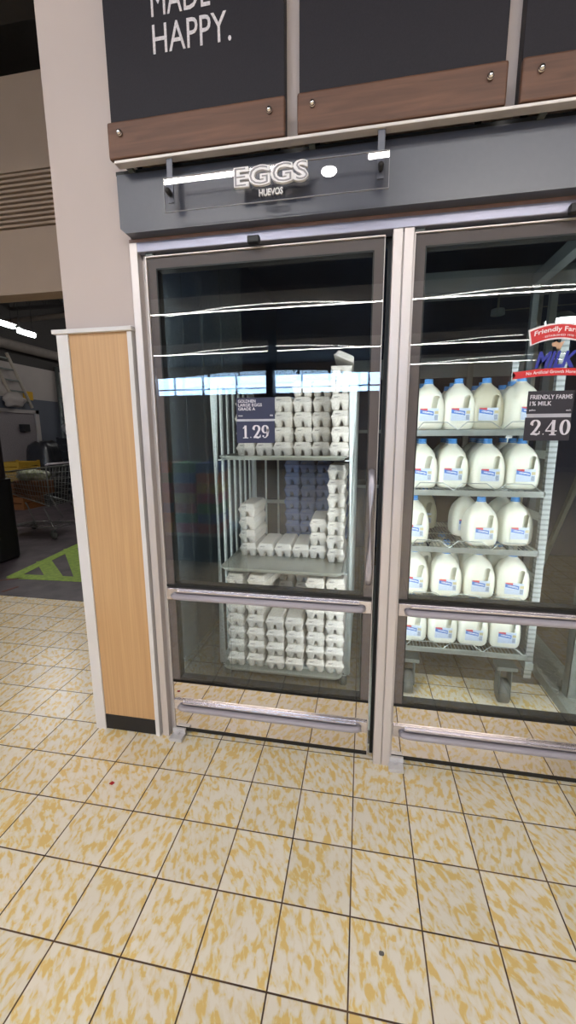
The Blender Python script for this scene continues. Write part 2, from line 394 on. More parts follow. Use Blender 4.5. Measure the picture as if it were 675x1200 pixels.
def dup(root, loc, rz=0.0, lab=None, group=None, rot=None):
    def cp(o, par):
        c = o.copy(); C.objects.link(c)
        if par is not None: c.parent = par
        for ch in kids.get(o.name, []): cp(ch, c)
        return c
    kids = KIDS.get(root.name)
    if kids is None:
        kids = {}
        for o in C.objects:
            if o.parent: kids.setdefault(o.parent.name, []).append(o)
        KIDS[root.name] = kids
    r = cp(root, None); r.location = loc; r.rotation_euler = rot or (0, 0, rz)
    if lab: r['label'] = lab
    if group: r['group'] = group
    return r
KIDS = {}
#STRUCTURE
WY = 1.62; XM_ = .1136
# ------------------------------------------------------------------ structure
b = BM(); bx(b, -9, 8, -14, 1.72, -.05, 0); bx(b, -9, -1.15, 1.72, 3.0, -.05, 0); bx(b, XM_, 8, 1.72, 2.36, -.05, 0)
struct('floor', b, TILE, 'cream and ochre mottled square floor tiles with dark grout', 'floor')
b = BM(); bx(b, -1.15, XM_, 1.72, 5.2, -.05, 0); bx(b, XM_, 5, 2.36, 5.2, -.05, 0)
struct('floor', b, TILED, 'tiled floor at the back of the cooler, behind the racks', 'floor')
struct('floor', bx(BM(), -8, -1.30, 3.0, 15, -.05, 0), ROOMF, 'worn dark concrete floor of the stock room', 'floor')
struct('ceiling', bx(BM(), -9, 8, -14, 3.1, 4.35, 4.45), DARKC, 'dark open store ceiling high above', 'ceiling')
struct('wall_right', bx(BM(), 7.9, 8, -14, 1.6, 0, 4.35), WALLC, 'plain far right store wall', 'wall')
struct('wall_left', bx(BM(), -9.1, -9, -14, 3.1, 0, 4.35), WALLC, 'plain far left store wall', 'wall')
# pillar / front wall, going back to the cooler
b = BM(); bx(b, -1.245, -.922, WY, 1.86, 0, 4.35); bx(b, -.922, 8, WY, 1.86, 2.40, 4.35); bx(b, -1.245, -1.15, 1.86, 5.2, 0, 4.35)
for x0, x1 in ((-.29, -.236), (.376, .427)): bx(b, x0, x1, 1.566, WY, 2.405, 4.35)
struct('wall_front', b, WALLC, 'pale grey pillar wall left of the egg cooler and above its header', 'wall')
# bulkhead over the stock room opening: louvred
b = BM(); bx(b, -9, -1.245, 3.0, 3.12, 2.60, 2.98); bx(b, -9, -1.245, 3.03, 3.12, 2.98, 3.36); bx(b, -9, -1.245, 3.0, 3.12, 3.36, 3.96)
for i in range(11):
    z = 2.995+i*.0335; prism(b, [(3.03, z), (3.0, z+.002), (3.0, z+.018), (3.03, z+.026)], -9, -1.245, 'X')
bx(b, -9, -1.245, 2.985, 3.14, 2.52, 2.61)
struct('wall_bulkhead', b, WALL2, 'beige bulkhead with louvre grooves above the stock room opening', 'wall')
# cooler shell
b = BM(); bx(b, -1.15, -1.10, 1.86, 5.2, 0, 2.95); bx(b, -1.15, 5, 5.2, 5.3, 0, 2.95); bx(b, 5, 5.1, 1.86, 5.3, 0, 2.95)
struct('wall_cooler', b, COLD, 'dark lining walls inside the walk-in cooler', 'wall')
struct('ceiling', bx(BM(), -1.15, 5.1, 1.86, 5.3, 2.95, 3.0), COLD, 'dark ceiling panel inside the walk-in cooler', 'ceiling')
# store back wall with a clerestory strip window
b = BM(); bx(b, -9, 8, -14.1, -14, 0, 3.18); bx(b, -9, 8, -14.1, -14, 3.9, 4.35); bx(b, .62, 8, -14.1, -14, 3.18, 3.9)
struct('wall_back', b, WALL2, 'store wall opposite the coolers', 'wall')
wi = struct('window_1', bx(BM(), -9, .62, -14.08, -14.05, 3.18, 3.9), emitter('daylight pane', (.46, .69, 1.0), WINDOW), 'high strip window opposite the coolers, daylight behind it', 'window')
b = BM(); bx(b, -9, .62, -14.03, -13.98, 3.37, 3.43)
for x in (-8.2, -6.9, -5.4, -2.6, -1.2, .1): bx(b, x-.045, x+.045, -14.03, -13.98, 3.18, 3.9)
bx(b, -4.0, -3.7, -14.03, -13.5, 2.5, 4.3)
obj('window_frame', b, BLACK, wi)
# stock room shell
struct('wall_stockroom', bx(BM(), -8.1, -8, 3.1, 15, 0, 2.33), BBAND, 'grey painted lower wall of the stock room', 'wall')
struct('wall_stockroom_upper', bx(BM(), -8.1, -8, 3.1, 15, 2.33, 3.1), BWALL, 'white upper wall of the stock room', 'wall')
struct('wall_stockroom_top', bx(BM(), -8.1, -8, 3.1, 15, 3.1, 5.2), BEAM, 'dark top of the stock room wall', 'wall')
struct('wall_far', bx(BM(), -8.1, -1.24, 15, 15.1, 0, 5.2), BBAND, 'far end wall of the stock room', 'wall')
struct('ceiling', bx(BM(), -8.1, -1.24, 3.1, 15.1, 5.2, 5.3), BEAM, 'dark steel ceiling of the stock room', 'ceiling')
struct('wall_side', bx(BM(), -1.30, -1.246, 5.3, 15, 0, 5.2), BEAM, 'side wall of the stock room behind the pillar', 'wall')

# pillar guard panel: white frame, oak panel, black kick strip
g = thing('pillar_guard', 'honey oak wood panel in white frame with black base, covering the pillar', 'wall panel', (-1.10, WY, 0))
def rel(bm, dx, dy, dz=0): bmesh.ops.translate(bm, verts=bm.verts, vec=(-dx, -dy, -dz)); return bm
b = BM(); bx(b, -1.272, -1.218, 1.588, WY, 0, 1.845, .002); bx(b, -1.272, -1.246, WY, 1.90, 0, 1.845, .002)
obj('corner_strip', rel(b, -1.10, WY), WHITE, g)
obj('edge_strip', rel(bx(BM(), -.951, -.930, 1.588, WY, 0, 1.845, .002), -1.10, WY), WHITE, g)
b = BM(); bx(b, -1.285, -.924, 1.578, WY, 1.845, 1.862, .002); bx(b, -1.285, -1.246, WY, 1.90, 1.845, 1.862, .002)
obj('top_cap', rel(b, -1.10, WY), WHITE, g)
obj('wood_panel', rel(bx(BM(), -1.2175, -.9515, 1.596, WY, .08, 1.845), -1.10, WY), OAK, g)
obj('kick_strip', rel(bx(BM(), -1.2175, -.9515, 1.592, WY, 0.004, .082, .002), -1.10, WY), BLACK, g)

# ------------------------------------------------------------------ ceiling lights: strips and spot seen in the glass, fill panels added
n_ = 0
rows = [(-1.5, [(-4.0, -.77), (-.06, 4.5)], 'nearest the coolers'), (-5.65, [(-7.5, 6.8)], 'second from the coolers'),
        (-9.9, [(-8.4, -3.05), (-2.78, 6.8)], 'third from the coolers'), (-13.4, [(1.3, 7.0)], 'by the strip window')]
SM = emitter('store tube light', (1.0, .95, .90), STRIP)
for y, segs, nm in rows:
    for k, (x0, x1) in enumerate(segs):
        t = thing('ceiling_light_strip', 'long tube light on the store ceiling, row %s, %s part' % (nm, ('left', 'right')[k]), 'ceiling light', ((x0+x1)/2, y, 4.05), 0, 'tube lights on the store ceiling')
        L_ = (x1-x0)/2
        obj('housing', bx(BM(), -L_, L_, -.05, .05, 0, .30, .004), WHITE, t)
        hw = .030 if y > -3 else .014
        obj('diffuser', bx(BM(), -L_+.02, L_-.02, -hw, hw, -.018, 0, .004), SM, t)
t = thing('spotlight', 'round ceiling spotlight in front of the egg cooler', 'ceiling light', (-.42, -1.57, 4.0))
obj('housing', cyl(BM(), (0, 0, .0), (0, 0, .35), .10, 20), BLACK, t)
obj('bulb', cyl(BM(), (0, 0, -.01), (0, 0, 0), .075, 20), emitter('spot bulb', (1, .97, .92), 60), t)
PM = emitter('fill panel', (1.0, .955, .90), FILLW/10)  # added panels to brighten the floor, kept out of the reflections
for x in (-5.2, -1.9, 1.6):
    t = thing('fill_panel', 'added unseen fill panel in the store ceiling, %s' % {-5.2: 'left', -1.9: 'middle', 1.6: 'right'}[x], 'ceiling light', (x, -3.24, 4.30), 0, 'added fill panels on the store ceiling')
    obj('trim', bx(BM(), -1.14, 1.14, -.25, .25, -.02, .05, .004), WHITE, t)
    obj('diffuser', bx(BM(), -1.1, 1.1, -.21, .21, -.03, -.02), PM, t)
#COOLER
# ------------------------------------------------------------------ cooler frame, header
fr = thing('cooler_surround', 'silver aluminium frame with double mullion around the cooler doors', 'door frame', (0, WY, 0))
def fp(name, bm, m): return obj(name, rel(bm, 0, WY), m, fr)
XM = .1136
b = BM(); bx(b, -.921, -.888, 1.60, 1.72, 0, 2.165, .003); bx(b, -.888, -.872, 1.635, 1.72, 0, 2.13); fp('jamb', b, ALU)
for x in (XM, XM+1.041):
    b = BM(); bx(b, x-.036, x-.0015, 1.60, 1.72, 0, 2.13, .003); bx(b, x+.0015, x+.036, 1.60, 1.72, 0, 2.13, .003); bx(b, x-.03, x+.03, 1.61, 1.71, 0, 2.12); fp('mullion', b, ALU)
b = BM(); bx(b, -.921, 2.2, 1.602, 1.72, 2.130, 2.166, .003); fp('head_rail', b, ALUB)
b = BM(); bx(b, -.921, 2.2, 1.604, 1.61, 2.166, 2.178); fp('trim_lip', b, mat('copper brown trim', srgb(128, 100, 92), .5))
b = BM(); bx(b, -.888, 2.2, 1.66, 1.72, 2.118, 2.130); fp('inner_gasket', b, RUB)
for x in (-.87, XM-.042, XM+.042, XM+1.0):
    b = BM(); bx(b, x-.008, x+.008, 1.665, 1.70, 0.0, 2.118); fp('side_gasket', b, RUB)
b = BM(); bx(b, -.44, -.395, 1.575, 1.60, 2.118, 2.142, .004); fp('latch', b, RUB)
b = BM(); bx(b, .62, .70, 1.575, 1.60, 2.118, 2.146, .004); fp('latch', b, RUB)
# LED tubes on the inner side of the frame
LED = emitter('cooler led', (.93, .98, 1.0), COOLER); LEDS = emitter('dim cooler led', (.93, .98, 1.0), COOLER*.35)
for x, s in ((-.905, 'left'), (XM, 'middle'), (XM+1.041, 'right')):
    t = thing('cooler_light_tube', 'vertical light tube on the inner side of the cooler frame, %s' % s, 'light', (x, 1.76, 1.1), 0, 'light tubes inside the cooler frame')
    obj('holder', bx(BM(), -.018, .018, -.04, -.012, -1.0, .98), ALU, t)
    obj('tube', bx(BM(), -.014, .014, -.012, .012, -.95, .95, .004), LED if s != 'left' else LEDS, t)

hd = thing('header_panel', 'long dark charcoal header panel above the cooler doors', 'header', (0, 1.56, 2.28))
b = BM(); prism(b, [(-.925, 2.195), (-.905, 2.178), (2.2, 2.178), (2.2, 2.372), (-.925, 2.372)], 1.555, 1.619)
obj('face', rel(b, 0, 1.56, 2.28), HEAD, hd)
b = BM(); bx(b, -.93, 2.2, 1.56, 1.619, 2.3725, 2.386); obj('shadow_gap', rel(b, 0, 1.56, 2.28), RUB, hd)
tr_ = thing('display_rail', 'thin silver rail running above the header panel', 'rail', (0, 1.50, 2.378))
obj('rail_bar', bx(BM(), -.895, 2.2, -.004, .03, -.005, .005, .002), ALU, tr_)
for x in (-.86, -.2, .5, 1.2): obj('rail_bracket', bx(BM(), x-.01, x+.01, .03, .085, -.005, .005), STEELD, tr_)

# EGGS sign
es = thing('hanging_sign', 'clear acrylic sign reading EGGS HUEVOS hanging before the header', 'sign', (-.33, 1.50, 2.30))
obj('plate', rel(bx(BM(), -.716, .053, 1.500, 1.505, 2.205, 2.312), -.33, 1.50, 2.30), ACRYL, es)
b = BM()
for x0, x1, z0, z1 in ((-.716, .053, 2.205, 2.2062), (-.716, .053, 2.3108, 2.312), (-.716, -.7148, 2.205, 2.312), (.0518, .053, 2.205, 2.312)):
    bx(b, x0, x1, 1.4995, 1.5055, z0, z1)
obj('plate_edge', rel(b, -.33, 1.50, 2.30), mat('acrylic edge', srgb(150, 150, 160), .3), es)
for x in (-.693, .026):
    h = obj('hanger', rel(bx(BM(), x-.011, x+.011, 1.5055, 1.511, 2.236, 2.392, .001), -.33, 1.50, 2.30), mat('grey hanger', srgb(96, 98, 108), .4, .4), es)
    b = BM(); cyl(b, (x, 1.482, 2.262), (x, 1.5, 2.262), .009, 16); bmesh.ops.create_uvsphere(b, u_segments=12, v_segments=8, radius=.0095, matrix=Matrix.Translation((x, 1.482, 2.262)))
    obj('bolt', rel(b, -.33, 1.50, 2.30), BLACK, h, True)
# lettering: inline outlined capitals
b = fit(text_bm('EGGS', .1, .006, .0052), -.456, -.204, 2.248, 2.308, 1.493); obj('letters', rel(b, -.33, 1.50, 2.30), LETTER, es)
b = fit(text_bm('EGGS', 0.1, .001, -.0022), -.4525, -.2075, 2.2515, 2.3045, 1.4865); obj('letter_inlay', rel(b, -.33, 1.50, 2.30), LETTERG, es)
b = fit(text_bm('HUEVOS', .1, .003, .0015), -.372, -.290, 2.2195, 2.2395, 1.4965); obj('small_letters', rel(b, -.33, 1.50, 2.30), LETTER, es)

# boards with walnut slats
def board(x0, x1, lab, texts=()):
    t = thing('wall_board', lab, 'sign board', ((x0+x1)/2, 1.55, 2.4), 0, 'charcoal boards above the coolers')
    ox = (x0+x1)/2
    obj('panel', rel(bx(BM(), x0+.004, x1-.004, 1.52, 1.565, 2.40, 3.5, .002), ox, 1.55, 2.4), BOARD, t)
    s = obj('slat', rel(bx(BM(), x0, x1, 1.498, 1.52, 2.388, 2.502, .006), ox, 1.55, 2.4), WALNUT, t)
    for x in (x0+.05, x1-.05):
        b = BM(); cyl(b, (x, 1.49, 2.462), (x, 1.498, 2.462), .0095, 16); bmesh.ops.create_uvsphere(b, u_segments=12, v_segments=8, radius=.009, matrix=Matrix.Translation((x, 1.490, 2.462)))
        obj('bolt', rel(b, ox, 1.55, 2.4), CHROME, s, True)
        obj('standoff', rel(cyl(BM(), (x, 1.56, 2.43), (x, 1.62, 2.43), .012, 12), ox, 1.55, 2.4), BLACK, t)
    for s_, a, c, d, e in texts:
        obj('chalk_lettering', rel(fit(text_bm(s_, .1, .0005, .0, cond=.8), a, c, d, e, 1.519), ox, 1.55, 2.4), mat('chalk white', srgb(226, 222, 228), .8, col2=srgb(190, 186, 192), scale=160), t)
    return t
board(-.915, -.283, 'charcoal board above the egg door lettered MADE HAPPY, walnut slat below', (('HAPPY.', -.735, -.462, 2.690, 2.773), ('MADE', -.735, -.53, 2.795, 2.878)))
board(-.243, .383, 'blank charcoal board between two others above the mullion, walnut slat below')
board(.420, 1.05, 'charcoal board at the right edge of the picture, walnut slat below')

# ------------------------------------------------------------------ glass doors
def cooler_door(x0, x1, lab, hand=True):
    W_ = x1-x0
    d = thing('cooler_door', lab, 'cooler door', (x0, 1.62, .033), 0, 'glass cooler doors')
    z1 = 2.082
    def P(name, bm, m, sm=False, par=d): return obj(name, bm, m, par, sm)
    fw = .034
    # door body behind the glass: border frame
    b = BM()
    for (a, c, e, f) in ((0, fw, .25, z1), (W_-fw, W_, .25, z1), (fw, W_-fw, z1-fw-.004, z1), (0, W_, .668, .724)):
        bx(b, a, c, .004, .012, e, f)
    P('frame', b, BROWN)
    b = BM()
    for (a, c, e, f) in ((fw, fw+.005, .27, z1-fw), (W_-fw-.005, W_-fw, .27, z1-fw), (fw, W_-fw, z1-fw-.010, z1-fw-.003), (0, W_, .252, .272), (fw, W_-fw, .724, .744)):
        bx(b, a, c, .0045, .046, e, f)
    P('gasket', b, RUB)
    b = BM(); bx(b, -.006, 0, -.006, .03, 0, z1+.004, .001); bx(b, W_, W_+.003, -.003, .03, 0, z1+.004, .001); bx(b, -.006, W_+.003, -.005, .03, z1, z1+.005, .001)
    P('edge_trim', b, ALU)
    P('outer_glass', bx(BM(), 0, W_, -.001, .003, .25, z1), GLASS)
    b = BM(); n1, n2 = 16, 12; fr2_ = []      # pane of a sealed unit, slightly pillowed
    for yy in (.024, .028):
        fr2_.append([[b.verts.new((fw+.006+(W_-2*fw-.012)*i/n1, yy-.0065*((.305+(z1-fw-.31)*j/n2)-1.2)*(1-(2*i/n1-1)**2), .280+(z1-fw-.285)*j/n2)) for i in range(n1+1)] for j in range(n2+1)])
    for G_ in fr2_:
        for j in range(n2):
            for i in range(n1): b.faces.new((G_[j][i], G_[j][i+1], G_[j+1][i+1], G_[j+1][i]))
    P('inner_glass', b, GLASS2, True)
    b = BM(); bx(b, 0, W_, 0, .04, 0.012, .25, .001); P('kick_plate', b, MIRROR)
    b = BM(); bx(b, 0, W_, .005, .045, -.012, .014); bx(b, 0, W_, -.001, .002, .25, .262); P('bottom_sweep', b, RUB)
    # guard bars
    for z, r in ((.696, .022), (.137, .021)):
        b = BM(); bx(b, 0.002, W_-.002, -.010, .0, z-.027, z+.027, .002); g_ = P('guard_rail', b, RAILM)
        b = BM(); tube(b, [(.035, -.012, z-.006), (.045, -.022, z-.006), (.07, -.026, z-.006), (W_-.07, -.026, z-.006), (W_-.045, -.022, z-.006), (W_-.035, -.012, z-.006)], r*.66, 14)
        for v in b.verts: v.co.z = z-.006+(v.co.z-z+.006)*.95
        P('bumper', b, GREYP, True, g_)
        bx_ = BM(); bx(bx_, .05, W_-.05, -.020, -.006, z+.011, z+.021, .002); P('bumper_channel', bx_, RAILM, False, g_)
    b = BM(); bx(b, 0, W_, -.004, .0, .727, .738); P('glass_edge', b, RUB)
    if hand:
        x = W_-.018
        b = BM(); tube(b, [(x, -.004, .80), (x, -.030, .83), (x, -.036, .87), (x, -.036, 1.20), (x, -.030, 1.235), (x, -.004, 1.26)], .0115, 12)
        P('pull_handle', b, mat('grey handle', srgb(176, 172, 182), .35, .3), True)
    # hinge bracket at the floor, on the frame side
    b = BM(); bx(b, -.012, .052, -.055, .0, -.030, -.014, .002); bx(b, -.012, .052, -.012, 0, -.030, .008, .001); cyl(b, (.02, -.02, -.014), (.02, -.02, -.004), .008, 12)
    P('hinge', b, mat('zinc hinge', srgb(205, 203, 205), .35, .3))
    b = BM(); bx(b, -.004, .03, -.004, .02, z1+.006, z1+.024, .002); P('top_hinge', b, STEELD)
    return d
cooler_door(-.860, .050, 'glass door of the egg cooler with two guard bars and pull handle')
cooler_door(.156, 1.075, 'glass door of the milk cooler with red and blue decal')
cooler_door(1.20, 2.11, 'glass cooler door right of the milk door, outside the picture edge')

# frosted strip curtain inside at the left
cu = thing('strip_curtain', 'frosted vinyl strip curtain hanging at the left inside the egg cooler', 'strip curtain', (-.90, 1.80, 2.1))
obj('curtain_rail', bx(BM(), -.02, .42, -.01, .02, .05, .08), STEELD, cu)
for i in range(4):
    b = BM(); n = 8; x0 = i*.088; y0 = (i % 2)*.010
    fr_ = [(x0+.098*k/n, y0+.004*math.sin(k/n*PI)) for k in range(n+1)]
    prism(b, [(a, c) for a, c in fr_]+[(a, c+.002) for a, c in fr_[::-1]], -2.02, .05, 'Z')
    obj('vinyl_strip', b, CURT, cu, False)

# ------------------------------------------------------------------ price signs
def stroke(bm, pts, y, th=.0012):
    """flat letter stroke of varying width: pts = (x, z, halfwidth)"""
    n = len(pts); L_, R_ = [], []
    for i, (x, z, h) in enumerate(pts):
        a = pts[max(i-1, 0)]; c = pts[min(i+1, n-1)]
        d = Vector((c[0]-a[0], c[1]-a[1])).normalized(); nn = Vector((-d.y, d.x))
        L_.append((x+nn.x*h, z+nn.y*h)); R_.append((x-nn.x*h, z-nn.y*h))
    for i in range(n-1):
        q = [L_[i], L_[i+1], R_[i+1], R_[i]]
        A = [bm.verts.new((a, y, c)) for a, c in q]; B = [bm.verts.new((a, y+th, c)) for a, c in q]
        bm.faces.new(A); bm.faces.new(B[::-1])
        for j in range(4): bm.faces.new((A[j], B[j], B[(j+1) % 4], A[(j+1) % 4]))
def arc(cx, cz, rx, rz, a0, a1, w0, w1, n=14, fat=None):
    out = []
    for i in range(n+1):
        a = math.radians(a0+(a1-a0)*i/n); s = abs(math.cos(a))
        out.append((cx+rx*math.cos(a), cz+rz*math.sin(a), w0+(w1-w0)*s))
    return out
def digit(bm, ch, x, z, w, h, y):
    """slab serif numeral drawn in a w x h cell"""
    T, S_ = w*.13, w*.045
    X = lambda u: x+u*w
    Z = lambda v: z+v*h
    if ch == '1':
        stroke(bm, [(X(.52), Z(.03), T), (X(.52), Z(.97), T)], y); stroke(bm, [(X(.2), Z(.03), S_), (X(.84), Z(.03), S_)], y); stroke(bm, [(X(.22), Z(.74), S_), (X(.5), Z(.95), S_)], y)
    elif ch == '2':
        stroke(bm, arc(X(.47), Z(.72), .33*w, .24*h, 190, -40, S_, T)+[(X(.5), Z(.3), T*.9), (X(.16), Z(.07), S_)], y)
        stroke(bm, [(X(.12), Z(.06), S_*1.4), (X(.4), Z(.10), T*.9), (X(.66), Z(.05), T*.8), (X(.88), Z(.12), S_)], y); stroke(bm, [(X(.88), Z(.05), S_), (X(.90), Z(.26), S_)], y)
        bmesh.ops.create_circle(bm, cap_ends=True, segments=12, radius=.10*w, matrix=Matrix.Translation((X(.20), y, Z(.68))) @ Matrix.Rotation(PI/2, 4, 'X'))
    elif ch == '4':
        stroke(bm, [(X(.64), Z(.03), T), (X(.64), Z(.97), T)], y); stroke(bm, [(X(.6), Z(.96), S_), (X(.06), Z(.28), S_)], y); stroke(bm, [(X(.04), Z(.27), S_*1.2), (X(.95), Z(.27), S_*1.2)], y); stroke(bm, [(X(.38), Z(.03), S_), (X(.9), Z(.03), S_)], y)
    elif ch == '0':
        stroke(bm, arc(X(.5), Z(.5), .32*w, .45*h, 0, 360, S_, T, 28), y)
    elif ch == '9':
        stroke(bm, arc(X(.47), Z(.68), .29*w, .27*h, 0, 360, S_, T, 24), y); stroke(bm, [(X(.76), Z(.70), T), (X(.77), Z(.5), T), (X(.70), Z(.22), T*.8), (X(.5), Z(.05), S_), (X(.28), Z(.06), S_)], y)
        bmesh.ops.create_circle(bm, cap_ends=True, segments=12, radius=.10*w, matrix=Matrix.Translation((X(.24), y, Z(.16))) @ Matrix.Rotation(PI/2, 4, 'X'))
    elif ch == '.':
        bmesh.ops.create_circle(bm, cap_ends=True, segments=14, radius=.12*w, matrix=Matrix.Translation((X(.5), y, Z(.07))) @ Matrix.Rotation(PI/2, 4, 'X'))
def price_sign(x0, x1, zt, zm, zm2, zb, lines, digits, lab, card, y=1.612):
    ox, oz = (x0+x1)/2, zb
    t = thing('price_sign', lab, 'price sign', (ox, y, oz), 0, 'price signs on the cooler glass')
    a = obj('title_card', rel(bx(BM(), x0, x1-.0, y-.002, y, zm, zt, .0008), ox, y, oz), card, t)
    for s, a0, a1, b0, b1 in lines:
        obj('lettering', rel(fit(text_bm(s, .05, .0004, .0006), a0, a1, b0, b1, y-.0028), ox, y, oz), SILVERI, a)
    c = obj('price_card', rel(bx(BM(), x0-.002, x1-.001, y-.002, y, zb, zm2, .0008), ox, y, oz), card, t)
    b = BM()
    for ch, dx, w_, h_ in digits: digit(b, ch, x0+dx, zb+.019, w_, h_, y-.0035)
    obj('numerals', rel(b, ox, y, oz), SILVERI, c)
    obj('card_holder', rel(bx(BM(), x0+.002, x1-.004, y-.0018, y-.0002, zm2-.004, zm+.004), ox, y, oz), mat('clear holder strip', srgb(176, 176, 186), .3), t)
    return t
price_sign(-.507, -.350, 1.577, 1.494, 1.486, 1.400,
  [('GOLDHEN', -.500, -.428, 1.558, 1.570), ('LARGE EGGS', -.500, -.402, 1.543, 1.555), ('GRADE A', -.500, -.430, 1.528, 1.540), ('dozen', -.500, -.482, 1.505, 1.511), ('ea', -.370, -.358, 1.505, 1.511)],
  [('1', .018, .034, .052), ('.', .048, .018, .052), ('2', .064, .036, .052), ('9', .100, .036, .052)], 'navy price sign reading 1.29 on the egg cooler glass', NAVY)
price_sign(.562, .710, 1.578, 1.500, 1.488, 1.407,
  [('FRIENDLY FARMS', .570, .703, 1.550, 1.565), ('1% MILK', .570, .640, 1.528, 1.543), ('gallon', .570, .590, 1.509, 1.516), ('each', .688, .703, 1.509, 1.515)],
  [('2', .016, .036, .054), ('.', .053, .016, .054), ('4', .066, .040, .054), ('0', .110, .038, .054)], 'charcoal price sign reading 2.40 on the milk cooler glass', CHALK)

# window decal: red arched banner, MILK, red ribbon
dc = thing('window_decal', 'red and blue milk decal with arched banner on the milk door glass', 'decal', (.64, 1.617, 1.7))
def arch_band(cx, zc, w, h, sag, x_in=0, n=24, y=1.6165, th=.0006, notch=0.0):
    b = BM(); up, dn = [], []
    for i in range(n+1):
        u = -1+2*i/n; k = sag*(1-u*u)
        up.append((cx+u*w/2, zc+h/2+k)); dn.append((cx+u*(w/2-x_in), zc-h/2+k))
    if notch: up[0] = (cx-w/2-notch, up[0][1]); dn[0] = (cx-w/2-notch, dn[0][1]); up.insert(1, (cx-w/2+.002, up[1][1])); dn.insert(1, (cx-w/2+.002, dn[1][1])); mid = (cx-w/2, zc)
    for k in range(len(up)-1):
        q = [up[k], up[k+1], dn[k+1], dn[k]]
        if notch and k == 0: q = [up[0], up[1], dn[1], dn[0], mid]
        A = [b.verts.new((a, y, c)) for a, c in q]; B = [b.verts.new((a, y+th, c)) for a, c in q]
        fa = b.faces.new(A); fb = b.faces.new(B[::-1]); m_ = len(q)
        for j in range(m_): b.faces.new((A[j], B[j], B[(j+1) % m_], A[(j+1) % m_]))
    bmesh.ops.triangulate(b, faces=[f for f in b.faces if len(f.verts) > 4], ngon_method='EAR_CLIP')
    return b
def bend(bm, cx, w, sag):
    for v in bm.verts:
        u = (v.co.x-cx)/(w/2); v.co.z += sag*(1-u*u)
    return bm
DX = .643
obj('banner_edge', rel(arch_band(DX, 1.755, .196, .052, .020, .010, y=1.6170), .64, 1.617, 1.7), WHITEI, dc)
obj('banner', rel(arch_band(DX, 1.755, .184, .042, .020, .009, y=1.6164), .64, 1.617, 1.7), RED, dc)
obj('banner_lettering', rel(bend(fit(text_bm('Friendly Farms', .05, .0003, .0007), DX-.078, DX+.078, 1.750, 1.770, 1.6158), DX, .184, .020), .64, 1.617, 1.7), WHITEI, dc)
obj('banner_small_lettering', rel(bend(fit(text_bm('· ESTABLISHED 1978 ·', .05, .0003, .0), DX-.05, DX+.05, 1.739, 1.745, 1.6158), DX, .184, .020), .64, 1.617, 1.7), WHITEI, dc)
b = BM()
prism(b, [(DX-.020, 1.736), (DX-.006, 1.742), (DX-.004, 1.735), (DX+.004, 1.737), (DX+.020, 1.742), (DX+.012, 1.728), (DX+.008, 1.716), (DX+.004, 1.712), (DX+.003, 1.722), (DX-.003, 1.716), (DX-.006, 1.724), (DX-.018, 1.726)], 1.6164, 1.617)
bmesh.ops.triangulate(b, faces=b.faces)
obj('cow_head', rel(b, .64, 1.617, 1.7), COWT, dc)
b = fit(text_bm('MILK', .1, .0004, .004), DX-.062, DX+.062, 1.655, 1.710, 1.6166)
for v in b.verts: v.co.x += (v.co.z-1.68)*.22
obj('large_lettering', rel(b, .64, 1.617, 1.7), BLUEI, dc)
obj('ribbon', rel(arch_band(DX+.002, 1.632, .252, .024, .010, 0, y=1.6164, notch=.012), .64, 1.617, 1.7), RED, dc)
obj('ribbon_lettering', rel(bend(fit(text_bm('No Artificial Growth Hormones*', .05, .0003, .0004), DX-.092, DX+.100, 1.6275, 1.6385, 1.6158), DX, .252, .010), .64, 1.617, 1.7), WHITEI, dc)
#CARTS
# ------------------------------------------------------------------ egg cart
YF = 2.13; XL, XR = -.797, -.062
ec = thing('roll_cart', 'pale steel roll cart with barred sides and sheet pans, holding egg cartons', 'rolling rack', ((XL+XR)/2, YF, 0))
ox = (XL+XR)/2
DY = .78
def U(z): return z
def side(x, s):
    b = BM()
    pts = [(x, YF, .10), (x, YF, 1.66)]+[(x, YF+.06-.06*math.cos(a), 1.66+.06*math.sin(a)) for a in [PI*k/12 for k in range(1, 7)]]
    pts += [(x, YF+DY-.06+.06*math.sin(a), 1.66+.06*math.cos(a)) for a in [PI*k/12 for k in range(0, 6)]]+[(x, YF+DY, 1.66), (x, YF+DY, .10)]
    tube(b, pts, .020, 8)
    p_ = obj('side_frame', rel(b, ox, YF), RACKW, ec, True)
    for k in range(1, 7):
        y = YF+DY*k/7
        b = BM(); bx(b, x-.005, x+.005, y-.012, y+.012, .12, 1.70); obj('side_bar', rel(b, ox, YF), RACKW, p_)
side(XL, -1); side(XR, 1)
for z in (.14, .95, 1.68): bk = obj('back_rail', rel(bx(BM(), XL, XR, YF+DY-.012, YF+DY+.012, z-.012, z+.012), ox, YF), RACKW, ec)
for k in range(1, 8):
    x = XL+(XR-XL)*k/8
    obj('back_bar', rel(bx(BM(), x-.006, x+.006, YF+DY-.006, YF+DY+.006, .14, 1.68), ox, YF), RACKW, bk)
b = BM()
for y in (YF+.02, YF+DY-.02): bx(b, XL, XR, y-.015, y+.015, .085, .11)
for x in (XL, XR): bx(b, x-.015, x+.015, YF, YF+DY, .085, .11)
obj('base', rel(b, ox, YF), RACKW, ec)
def caster(par, x, y, m=RUBBER):
    w_ = obj('caster', BM(), None, par) if False else None
    b = BM(); bx(b, x-.022, x-.018, y-.02, y+.03, .02, .09); bx(b, x+.018, x+.022, y-.02, y+.03, .02, .09); bx(b, x-.03, x+.03, y-.03, y+.03, .085, .092)
    f = obj('caster', b, STEELD, par)
    b = BM(); cyl(b, (x-.014, y+.01, .04), (x+.014, y+.01, .04), .04, 20); obj('wheel', b, m, f, True)
for x in (XL-ox+.02, XR-ox-.02):
    for y in (.03, DY-.03): caster(ec, x, y)
